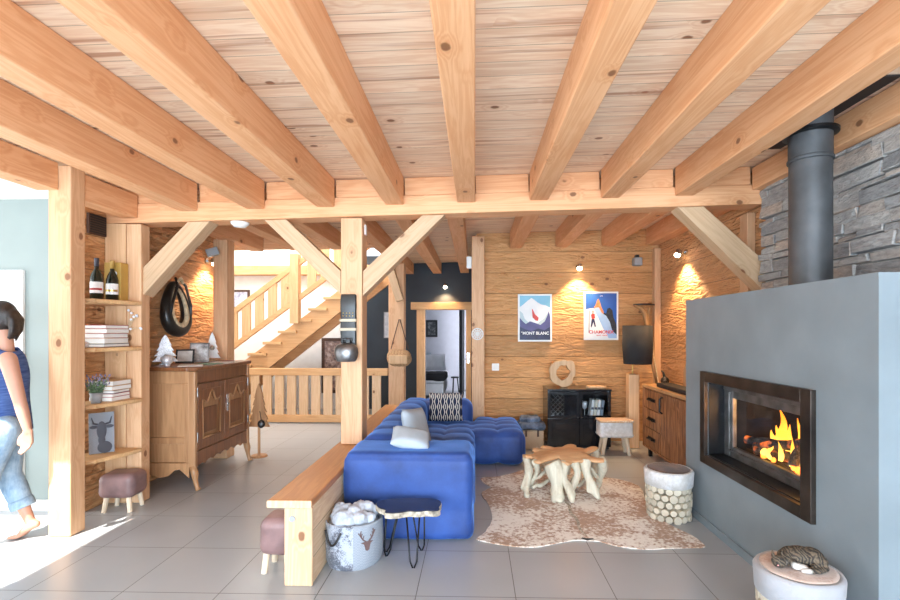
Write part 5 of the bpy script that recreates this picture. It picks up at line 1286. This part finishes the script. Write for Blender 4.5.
# cow picture
cpz = .491
cp = thing('picture', 'black and white cow picture leaning on the lowest shelf', 'picture', (-3.11, 3.92, cpz), .75)
R = Matrix.Rotation(-.10, 3, 'X')
b = MB(); b.obox((0, 0, .17), (.17, .012, .335), R); b.build('canvas', 'linen', cp, local=True)
b = MB()
for c_, r_ in (((0, .19), (.034, .075)), ((0, .11), (.024, .04)), ((.02, .05), (.05, .05))): b.ell(R @ Vector((c_[0], -.0065, c_[1] - .17)) + Vector((0, 0, .17)), (r_[0], .002, r_[1]), 12, R)
for sg in (1, -1): b.tube([R @ Vector((sg * x, -.0075, zz - .17)) + Vector((0, 0, .17)) for x, zz in ((.025, .24), (.055, .25), (.068, .30))], [.009, .008, .003], 6); b.ell(R @ Vector((sg * .052, -.0065, .05)) + Vector((0, 0, .17)), (.03, .002, .014), 8, R)
b.build('cow_print', 'navybook', cp, local=True)
# dried sprig on the post
sg = thing('dried_sprig', 'small sprig of white dried flowers beside the second shelf', 'flowers', (-2.95, 4.12, 1.46))
b = MB(); bl = MB()
for k in range(9):
    p0 = Vector((-3.02, 4.10, 1.50)); p1 = Vector((rr.uniform(-3.02, -2.86), 4.10 + rr.uniform(-.03, .015), rr.uniform(1.52, 1.70)))
    b.tube([p0, (p0 + p1) / 2 + Vector((0, 0, .02)), p1], .0016, 4); bl.ell(p1, .011, 7)
b.tube([(-3.02, 4.10, 1.376), (-3.02, 4.10, 1.50)], .0022, 5)
b.build('stems', 'straw', sg); bl.build('blossoms', 'cloth_white', sg, smooth=True)

# ------------------------------------------------------------------ on the dresser
ZD = CH
def fir(name, x, y, z, h, w, th, label, mat, base=None):
    t = thing(name, label, 'ornament', (x, y, z), 0)
    P = []; n = 5
    for k in range(n):
        za = (.10 + .9 * k / n) * h; zb2 = (.10 + .9 * (k + 1) / n) * h; wa = w * (1 - k / n * .86); 
        P.append((wa / 2, za)); P.append((wa * (.28 if k < n - 1 else .02), zb2))
    Q = P + [(-x_, z_) for x_, z_ in P[::-1]]
    R = Matrix.Rotation(.45, 3, 'Z'); ux = R @ Vector((1, 0, 0)); un = R @ Vector((0, th, 0))
    m = MB(); m.prism(Q, (x, y, z), ux, (0, 0, 1), un); m.build('tree', mat, t, bev=.003)
    m = MB(); c = Vector((x, y, z)) + un / 2; m.obox(c + Vector((0, 0, h * .05)), (h * .06, th * .8, h * .1), R); m.obox(c + Vector((0, 0, .006)), (h * .3, th * 2.4, .012), R); m.build('stand', base or mat, t)
    return t
fir('fir_tree_ornament', -3.15, 4.80, ZD, .305, .235, .03, 'large silver glitter fir tree at the left end of the dresser', 'silver')
t = fir('fir_tree_ornament', -3.02, 5.44, ZD, .33, .17, .035, 'narrow frosted fir tree at the right end of the dresser', 'whitepaint', 'rawwood')
m = MB(); m.ell((-3.005, 5.415, ZD + .15), (.028, .02, .028), 10); m.build('pine_cone', 'bark', t, smooth=True)
def frame(x, y, w, h, rz, lean, label, fm, im):
    t = thing('framed_photo', label, 'picture frame', (x, y, ZD + .002), rz, 'picture frames on the dresser'); R = Matrix.Rotation(-lean, 3, 'X')
    m = MB()
    e = .016
    for bx in ((-w / 2, 0, e, h), (w / 2, 0, e, h)): m.obox(R @ Vector((bx[0] - math.copysign(e / 2, bx[0]), 0, h / 2)), (e, .014, h), R)
    for zz in (e / 2, h - e / 2): m.obox(R @ Vector((0, 0, zz)), (w - 2 * e, .014, e), R)
    m.build('frame', fm, t, local=True)
    m = MB(); m.obox(R @ Vector((0, .003, h / 2)), (w - 2 * e, .006, h - 2 * e), R); m.build('photo', im, t, local=True)
    m = MB(); m.obox(R @ Vector((0, .012, h / 2)) + Vector((0, .03 * lean * 4, -h * .12)), (.03, .004, h * .72), Matrix.Rotation(lean * 1.2, 3, 'X')); m.build('back_strut', 'black', t, local=True)
def photomat(name, a, b_, c_):
    n = NT(name); v = n.obj(); f = n.noise(v, 16, 5, .65); g = n.noise(v, 5, 2)
    return n.set(n.ramp(n.math('ADD', n.math('MULTIPLY', f, .7), n.math('MULTIPLY', g, .3)), [(.35, a), (.5, b_), (.65, c_)]), .3)
M['photo1'] = photomat('soft brown photograph', (.45, .40, .36), (.58, .55, .50), (.70, .68, .66)); M['photo2'] = photomat('grey group photograph', (.10, .09, .09), (.42, .39, .37), (.72, .72, .72))
frame(-3.09, 5.03, .175, .15, .35, .30, 'small dark framed photo in the middle of the dresser', 'black', 'photo1')
frame(-3.03, 5.20, .195, .215, .4, .24, 'larger grey family photo beside the narrow fir tree', 'greysteel', 'photo2')
m = MB(); m.lathe([(0, .0), (.028, .0), (.03, .008), (.022, .014), (.045, .03), (.055, .06), (.045, .092), (.018, .105), (0, .107)], (-3.0, 4.60, ZD), 20); tag(m.build('glass_candle_ball', 'silver', loc=(-3.0, 4.60, ZD), smooth=True), 'shiny round candle ball at the near corner of the dresser', 'candle holder')
for i, (x, y, w, d, rz, mt, lab) in enumerate(((-2.80, 4.66, .21, .29, .5, 'paper', 'white sheets of paper at the near end of the dresser top'), (-2.76, 4.90, .18, .22, -.2, 'papergreen', 'pale green leaflet on the dresser top'), (-2.74, 5.12, .21, .27, .2, 'paper', 'white magazine in the middle of the dresser top'), (-2.78, 5.33, .12, .16, .5, 'red', 'small red booklet at the far end of the dresser top'))):
    m = MB(); m.box(-w / 2, w / 2, -d / 2, d / 2, 0, .006); o = m.build('leaflet', mt, local=True, loc=(x, y, ZD + .001)); o.rotation_euler = (0, 0, rz); tag(o, lab, 'paper', 'papers on the dresser')
# wooden fir tree hanging at the far end of the dresser
t = thing('wooden_fir_tree', 'brown wooden fir tree cut out standing at the far end of the dresser', 'ornament', (-2.60, 5.72, 0))
P = []; n = 6
for k in range(n):
    za = .36 + .52 * k / n; zb2 = .36 + .52 * (k + 1) / n; wa = .26 * (1 - k / n * .9); P.append((wa / 2, za)); P.append((wa * .3 if k < n - 1 else .004, zb2))
Q = P + [(-x_, z_) for x_, z_ in P[::-1]]
m = MB(); m.prism(Q, (-2.60, 5.70, 0), (1, 0, 0), (0, 0, 1), (0, .03, 0)); m.build('tree', 'walnut', t, bev=.003)
m = MB(); m.cyl((-2.60, 5.715, .02), (-2.60, 5.715, .36), .016); m.lathe([(0, 0), (.10, 0), (.09, .02), (0, .025)], (-2.60, 5.715, 0), 16); m.build('stand', 'walnut', t)
m = MB(); m.ell((-2.555, 5.675, .40), (.045, .035, .05), 10); m.tube([(-2.555, 5.675, .44), (-2.58, 5.69, .55)], .004, 5); m.build('hanging_bell', 'iron', t, smooth=True)

# ------------------------------------------------------------------ pictures further back and the bedroom
def wallpic(label, px0, py0, px1, py1, Y, fm, im, e=.04):
    a, c = atY(px0, py0, Y), atY(px1, py1, Y); t = thing('wall_picture', label, 'picture', ((a.x + c.x) / 2, Y, (a.z + c.z) / 2))
    m = MB()
    for bx in ((a.x, a.x + e, c.z, a.z), (c.x - e, c.x, c.z, a.z), (a.x + e, c.x - e, a.z - e, a.z), (a.x + e, c.x - e, c.z, c.z + e)): m.box(bx[0], bx[1], Y - .03, Y - .001, bx[2], bx[3])
    m.build('frame', fm, t)
    m = MB(); m.box(a.x + e, c.x - e, Y - .02, Y - .001, c.z + e, a.z - e); m.build('image', im, t)
M['photo3'] = photomat('mountain view picture', (.10, .12, .22), (.45, .47, .60), (.75, .75, .80)); M['photo4'] = photomat('brown landscape picture', (.06, .05, .06), (.30, .20, .17), (.60, .50, .46)); M['photo5'] = photomat('dark portrait picture', (.01, .01, .012), (.05, .05, .055), (.30, .30, .30))
M['map'] = photomat('pale sketch', (.42, .45, .50), (.55, .58, .62), (.66, .68, .70))
wallpic('small dark framed mountain view on the white stairwell wall', 232, 290, 250, 309, 9.295, 'strap_brown', 'photo3')
wallpic('large dark framed landscape under the stairs', 322, 338, 346, 393, 9.295, 'strap_brown', 'photo4', .06)
wallpic('pale narrow picture on the dark wall behind the bag post', 384, 312, 394, 338, 9.295, 'grey_plastic', 'map', .012)
wallpic('black framed picture on the bedroom wall', 426, 320, 437.5, 337, 12.295, 'black', 'photo5', .05)
bx0, bx1, by0, by1 = -1.75, -.69, 10.55, 12.25
bd = thing('bed', 'white bed with dark throw seen through the doorway', 'bed', (-1.2, 11.4, 0))
b = MB(); b.rbox(bx0, bx1, by0, by1, .10, .36, .03, .2); b.build('bed_base', 'cloth_white', bd, smooth=True)
b = MB(); b.rbox(bx0 - .01, bx1 + .01, by0, by1, .365, .52, .06, .1); b.build('mattress', 'cloth_white', bd, smooth=True)
for x in (bx0 + .1, bx1 - .1):
    for y in (by0 + .12, by1 - .12):
        m = MB(); m.cyl((x, y, 0), (x, y, .10), .03); m.build('leg', 'rawwood', bd)
b = MB(); b.rbox(bx0 - .04, bx1 + .05, by0 - .03, by0 + .75, .42, .585, .05, .08, lambda p, n: .02 * noise.noise(p * 6)); b.build('dark_throw', 'cloth_black', bd, smooth=True)
cushion_soft('pillow', .62, .44, .2, 'cloth_white', 'white pillow heaped on the bed, in front', 'pillow', (-1.02, 11.62, .76), (-.5, 0, .2), 'pillows on the bed')
cushion_soft('pillow', .60, .44, .2, 'pillow', 'bluish pillow at the left behind the white one', 'pillow', (-1.40, 11.95, .78), (-.35, 0, -.1), 'pillows on the bed')
b = MB()
n = 26
P = [(-.33 + .022 * math.sin(k * 1.5), 10.5 + .055 * k) for k in range(n)]
for (x0, y0), (x1, y1) in zip(P, P[1:]): b.hexa([(x0, y0, .03), (x0 + .05, y0, .03), (x1 + .05, y1, .03), (x1, y1, .03), (x0, y0, 2.2), (x0 + .05, y0, 2.2), (x1 + .05, y1, 2.2), (x1, y1, 2.2)])
bmesh.ops.remove_doubles(b.b, verts=b.b.verts[:], dist=.001)
tag(b.build('curtain', 'cloth_black', loc=(-.3, 11.2, .03)), 'black curtain hanging at the right of the bedroom doorway', 'curtain')
t = thing('bedside_stool', 'small black stool beside the bed', 'stool', (-.50, 11.9, 0))
m = MB(); m.cyl((-.50, 11.9, .36), (-.50, 11.9, .39), .10, n=20); m.build('seat', 'black', t)
for k in range(3):
    a_ = 2 * PI * k / 3; m = MB(); m.cyl((-.50 + .06 * math.cos(a_), 11.9 + .06 * math.sin(a_), .36), (-.50 + .10 * math.cos(a_), 11.9 + .10 * math.sin(a_), 0), .014); m.build('leg', 'black', t)
# ------------------------------------------------------------------ the woman walking out on the left
Yp = 3.30
def J(px, py, dy=0.0): return atY(px, py, Yp + dy)
wm = thing('person', 'barefoot woman in blue tank top and rolled jeans walking out to the left', 'person', atZ(0, 545))
hip_c = J(-3, 418)
b = MB()
hd = J(-1.5, 320)                                   # head centre
b.ell(hd + Vector((.008, 0, .015)), (.092, .073, .112), 18)          # skull
b.ell(hd + Vector((-.035, 0, -.045)), (.058, .055, .072), 14)        # jaw
b.ell(hd + Vector((-.102, 0, -.018)), (.018, .014, .02), 10)         # nose
b.tube([hd + Vector((-.088, 0, .015)), hd + Vector((-.104, 0, -.012))], [.010, .013], 8)
b.ell(hd + Vector((-.085, 0, -.066)), (.012, .024, .012), 10); b.ell(hd + Vector((-.082, 0, -.095)), (.02, .024, .02), 10)
for sg in (1, -1): b.ell(hd + Vector((.016, sg * .074, -.018)), (.02, .011, .032), 10)
nk = J(6, 345); sh = J(3, 356)
b.tube([hd + Vector((.03, 0, -.06)), nk + Vector((-.005, 0, 0)), sh], [.052, .05, .062], 14)
# torso
tor = [(J(2, 358), (.075, .17)), (J(2, 374), (.10, .165)), (J(2, 390), (.10, .145)), (J(4, 405), (.092, .135)), (J(2, 420), (.105, .16)), (J(1, 433), (.11, .17))]
for (p, r), (q, s) in zip(tor, tor[1:]):
    for k in range(4):
        t = k / 4; c = p.lerp(q, t); rx = r[0] + (s[0] - r[0]) * t; ry = r[1] + (s[1] - r[1]) * t
        b.ell(c, (rx, ry, .06), 16)
def limb(pts, rad): 
    b.tube(pts, rad, 14)
    for p, r in zip(pts, rad): b.ell(p, r, 12)
# near (left) arm swings back to the right of the picture
SL = J(8, 359, -.165); EL = J(20, 402, -.19); WL = J(28, 431, -.17)
limb([SL, SL.lerp(EL, .5), EL, EL.lerp(WL, .4), WL], [.050, .043, .036, .035, .024])
SR = J(4, 359, .165); ER = J(-14, 400, .20); WR = J(-34, 424, .16)
limb([SR, SR.lerp(ER, .5), ER, ER.lerp(WR, .4), WR], [.050, .043, .036, .035, .024])
def hand(W, d, n, side):
    """palm and five curled fingers; d = down the hand, n = out of the back of the hand, side = towards the thumb"""
    d, side = d.normalized(), side.normalized(); n = d.cross(side).normalized()
    for k in range(5): b.ell(W + d * (.012 + .016 * k), (.026, .026, .026), 10) if False else None
    for k in range(6):
        c = W + d * (.005 + .015 * k)
        for j in range(5): b.ell(c + side * (-.026 + .013 * j) * (.75 + .06 * k), .0145, 8)
    for j, (L, bend) in enumerate(((.068, .30), (.078, .24), (.072, .32), (.056, .42))):
        base = W + d * .082 + side * (.026 - .0172 * j)
        p = base; dd = d.copy(); pts = [base - d * .02, base]; 
        for s_ in range(3):
            dd = (dd - n * bend).normalized() if False else (Matrix.Rotation(bend, 3, side) @ dd)
            p = p + dd * L * (.42, .32, .26)[s_]; pts.append(p)
        b.tube(pts, [.0095, .0095, .0088, .008, .0068], 8); b.ell(pts[-1], .0068, 7)
    th = W + d * .02 + side * .026
    pts = [th, th + side * .022 + d * .025, th + side * .026 + d * .05 - n * .004, th + side * .022 + d * .072 - n * .006]
    b.tube(pts, [.014, .0125, .0105, .0085], 8); b.ell(pts[-1], .0085, 7)
hand(WL, J(27, 447, -.16) - WL, None, Vector((-.9, -.1, -.05)))
hand(WR, J(-40, 440, .15) - WR, None, Vector((-.9, .1, .1)))
# legs: right leg trails on its toes, left leg steps forward
HR = J(6, 430, .08); KR = J(9, 474, .09); AR = atY(31, 523, Yp + .11)
HL = J(2, 430, -.08); KL = J(-13, 475, -.09); AL = J(-22, 531, -.08)
limb([HR, HR.lerp(KR, .5), KR, KR.lerp(AR, .35), KR.lerp(AR, .75), AR], [.088, .073, .054, .054, .036, .031])
limb([HL, HL.lerp(KL, .5), KL, KL.lerp(AL, .35), KL.lerp(AL, .75), AL], [.088, .073, .054, .054, .036, .031])
def foot(A, heel, ball, toe):
    b.tube([A, heel.lerp(A, .35), heel], [.032, .033, .026], 10); b.ell(heel, .028, 10)
    for w in (-.018, 0, .018):
        o = Vector((0, w, 0)); b.tube([heel + o * .6, A.lerp(ball, .5) + o, ball + o * 1.2], [.025, .025, .017], 8)
    for k in range(5):
        o = Vector((0, -.034 + .017 * k, 0)); q = toe + o + Vector((.006 * abs(k - 1), 0, 0)); b.tube([ball + o, q], [.013, .010 if k else .012], 7); b.ell(q, .0105 if k else .013, 7)
tz = atZ(13, 548)
ball = Vector((atY(21, 545, Yp + .11).x, Yp + .11, .018)); toe = Vector((ball.x - .062, Yp + .11, .013)); heel = atY(36, 524, Yp + .11)
foot(AR, heel, ball, toe)
al = Vector((AL.x, AL.y, .075)); limb([AL, al], [.031, .03]); foot(al, Vector((al.x + .045, al.y, .028)), Vector((al.x - .13, al.y, .018)), Vector((al.x - .185, al.y, .013)))
b.build('body', 'skin', wm, remesh=.0075, sm=3)
# face, hair
b = MB()
for sg in (1, -1): b.ell(hd + Vector((-.083, sg * .031, .012)), (.009, .014, .009), 10)
b.build('eyes', 'paper', wm, smooth=True)
b = MB()
for sg in (1, -1): b.ell(hd + Vector((-.0905, sg * .031, .012)), (.003, .006, .006), 8)
b.build('pupils', 'hair', wm, smooth=True)
b = MB(); b.ell(hd + Vector((-.092, 0, -.064)), (.006, .022, .008), 10); b.build('lips', 'pinkprint', wm, smooth=True)
b = MB(); b.ell(hd + Vector((.026, 0, .035)), (.092, .082, .104), 18); b.ell(hd + Vector((.035, 0, -.01)), (.07, .08, .08), 14); b.ell(hd + Vector((-.03, 0, .075)), (.07, .07, .055), 14)
# gathered tail hanging behind
b.ell(hd + Vector((.10, 0, .045)), (.035, .04, .038), 12)
for k in range(7):
    w = -.03 + .01 * k; b.tube([hd + Vector((.10, w * .5, .05)), hd + Vector((.128, w, .0)), hd + Vector((.128 + .006 * math.sin(k), w, -.07)), hd + Vector((.10 + .015 * math.sin(k * 2), w * 1.1, -.135 + .02 * math.sin(k * 3)))], [.028, .026, .02, .006], 8)
b.build('hair', 'hair', wm, remesh=.0085, sm=2)
# tank top
b = MB()
rows = [(J(5, 349.5), (.052, .085)), (J(4, 355), (.088, .125)), (J(3, 366), (.110, .142)), (J(2, 376), (.118, .168)), (J(2, 390), (.114, .156)), (J(4, 405), (.108, .150)), (J(2.5, 420), (.122, .175)), (J(1.5, 432), (.130, .187))]
prev = None
rings = []
for c, r in rows:
    rings.append([b.b.verts.new(c + Vector((r[0] * math.copysign(abs(math.cos(a)) ** .8, math.cos(a)), r[1] * math.copysign(abs(math.sin(a)) ** .8, math.sin(a)), (.016 * math.cos(2 * a) * -1 if c is rows[0][0] else 0) + (.006 * math.sin(5 * a) if c is rows[-1][0] else 0)))) for a in [2 * PI * k / 32 for k in range(32)]])
for A, B in zip(rings, rings[1:]):
    for k in range(32): b.face([A[k], A[(k + 1) % 32], B[(k + 1) % 32], B[k]])
o = b.build('tank_top', 'tank', wm, smooth=True)
s = o.modifiers.new('sub', 'SUBSURF'); s.levels = 1; s.render_levels = 1
# jeans with rolled cuffs
b = MB()
b.ell(J(3, 423), (.118, .172, .07), 18); b.ell(J(5, 436), (.126, .174, .09), 18)
def leg(H, K, A, cut):
    E = K.lerp(A, cut)
    pts = [H, H.lerp(K, .3), H.lerp(K, .65), K, K.lerp(A, .3), E]; rad = [.106, .099, .086, .074, .075, .066]
    b.tube(pts, rad, 16)
    for p, r in zip(pts[:-1], rad[:-1]): b.ell(p, r, 14)
    return E, (A - K).normalized()
e1, d1_ = leg(HR, KR, AR, .60); e2, d2_ = leg(HL, KL, AL, .60)
b.build('jeans', 'denim', wm, remesh=.009, sm=3)
for e, d_ in ((e1, d1_), (e2, d2_)):
    m = MB(); m.tube([e - d_ * .035, e - d_ * .02, e + d_ * .02, e + d_ * .03], [.070, .075, .074, .069], 18); m.build('rolled_cuff', 'denim', wm, smooth=True)
m = MB(); pk = J(12, 432, -.115); m.rbox(pk.x - .02, pk.x + .05, pk.y - .072, pk.y - .058, pk.z - .07, pk.z + .04, .006, .05); 
m.b.free()

# ------------------------------------------------------------------ the sleeping cat
CT = .39 + .0085
cat = thing('cat', 'tabby cat with white bib curled asleep on the pale log drum seat', 'cat', (LS2[0] - .015, LS2[1] - .01, CT), .0)
cat.scale = (.88, .88, .88)
# local frame: x to the right of the picture, -y towards the camera
b = MB()
E = b.ell
for c, r in (((.035, .028, .046), (.085, .062, .046)), ((.085, .005, .048), (.058, .062, .048)), ((.0, .035, .045), (.06, .05, .043)), ((-.035, .028, .040), (.042, .042, .036)), ((.10, -.025, .036), (.045, .045, .037)), ((-.05, .012, .036), (.028, .03, .030))): E(c, r, 16)
# head resting at the left
hc_ = Vector((-.103, -.022, .034))
E(hc_, (.037, .034, .032), 14); E(hc_ + Vector((-.014, -.020, -.010)), (.017, .016, .013), 10); E(hc_ + Vector((.006, -.022, -.008)), (.014, .012, .012), 8)
b.tube([hc_ + Vector((.02, .005, 0)), (-.05, .012, .04)], [.029, .034], 12)
for dx_, dy_ in ((-.020, .012), (.018, .010)):
    b.tube([hc_ + Vector((dx_, dy_, .020)), hc_ + Vector((dx_ * 1.35, dy_ + .002, .056))], [.016, .003], 8, flat=.6)
# fore paws and hind leg tucked in
b.tube([(-.04, -.005, .03), (-.03, -.045, .02), (.012, -.060, .014)], [.022, .018, .013], 10); E((.014, -.061, .014), (.017, .013, .0125), 10)
b.tube([(-.03, .0, .03), (-.01, -.04, .018), (.03, -.05, .014)], [.02, .017, .013], 10)
b.tube([(.10, -.015, .035), (.075, -.055, .024), (.045, -.066, .013)], [.034, .024, .014], 10)
# tail wrapped along the front
b.tube([(.125, -.02, .022), (.115, -.062, .016), (.07, -.083, .014), (.02, -.085, .013), (-.022, -.078, .012)], [.02, .016, .0145, .0135, .009], 10)
b.build('body', 'tabby', cat, local=True, remesh=.0042, sm=2)
m = MB(); m.ell(hc_ + Vector((-.024, -.033, -.006)), (.0045, .004, .0035), 8); m.build('nose', 'pinkprint', cat, local=True, smooth=True)
m = MB()
for dx_ in (-.027, .004): m.tube([hc_ + Vector((dx_ - .006, -.0275, .006)), hc_ + Vector((dx_, -.0305, .003)), hc_ + Vector((dx_ + .007, -.0275, .005))], .0014, 5)
m.build('closed_eyes', 'black', cat, local=True)
# ------------------------------------------------------------------ light
def area(name, loc, rot, sx, sy, e, col):
    ld = bpy.data.lights.new(name, 'AREA'); ld.shape = 'RECTANGLE'; ld.size = sx; ld.size_y = sy; ld.energy = e; ld.color = col
    o = bpy.data.objects.new(name, ld); COL.objects.link(o); o.location = loc; o.rotation_euler = rot; return o
# daylight through the two windows behind the camera and the glazed side room; stairwell and bedroom lamps are added indoors
area('window_daylight', (-1.55, -2.6, 1.2), (PI / 2, 0, 0), 2.6, 2.3, 255, (.78, .89, 1))
area('window_daylight', (1.32, -2.6, 1.2), (PI / 2, 0, 0), 2.4, 2.3, 240, (.78, .89, 1))
area('side_room_daylight', (-6.5, 2.4, 1.3), (PI / 2, 0, -PI / 2), 2.6, 2.4, 55, (1, .96, .90))
area('stairwell_fill', (-3.6, 7.8, 4.6), (0, 0, 0), 2.4, 2.0, 130, (1, .97, .93))  # added lamp under the closed stairwell ceiling to brighten the stairs
area('bedroom_fill', (1.2, 10.9, 1.4), (PI / 2, 0, PI / 2), 1.4, 1.4, 60, (.86, .90, 1))  # added lamp inside the bedroom, before a wall without an opening
sd = bpy.data.lights.new('sun', 'SUN'); sd.energy = 9; sd.angle = .01; sd.color = (1, .95, .86)
so_ = bpy.data.objects.new('sun', sd); COL.objects.link(so_)
so_.rotation_euler = Vector((.22, .70, -.95)).to_track_quat('-Z', 'Y').to_euler()
# stove glow
ld = bpy.data.lights.new('fire_light', 'POINT'); ld.energy = 9; ld.color = (1, .45, .12); ld.shadow_soft_size = .08
o = bpy.data.objects.new('fire_light', ld); COL.objects.link(o); o.location = (2.12, 3.0, .82)
w = bpy.data.worlds.new('sky'); SC.world = w; w.use_nodes = True
nt = w.node_tree; bg = nt.nodes['Background']; bg.inputs[0].default_value = (.80, .90, 1, 1); bg.inputs[1].default_value = 1.3
SC.view_settings.view_transform = 'Standard'; SC.view_settings.look = 'None'; SC.view_settings.gamma = 1; SC.view_settings.use_curve_mapping = False
SC.view_settings.exposure = 0.82
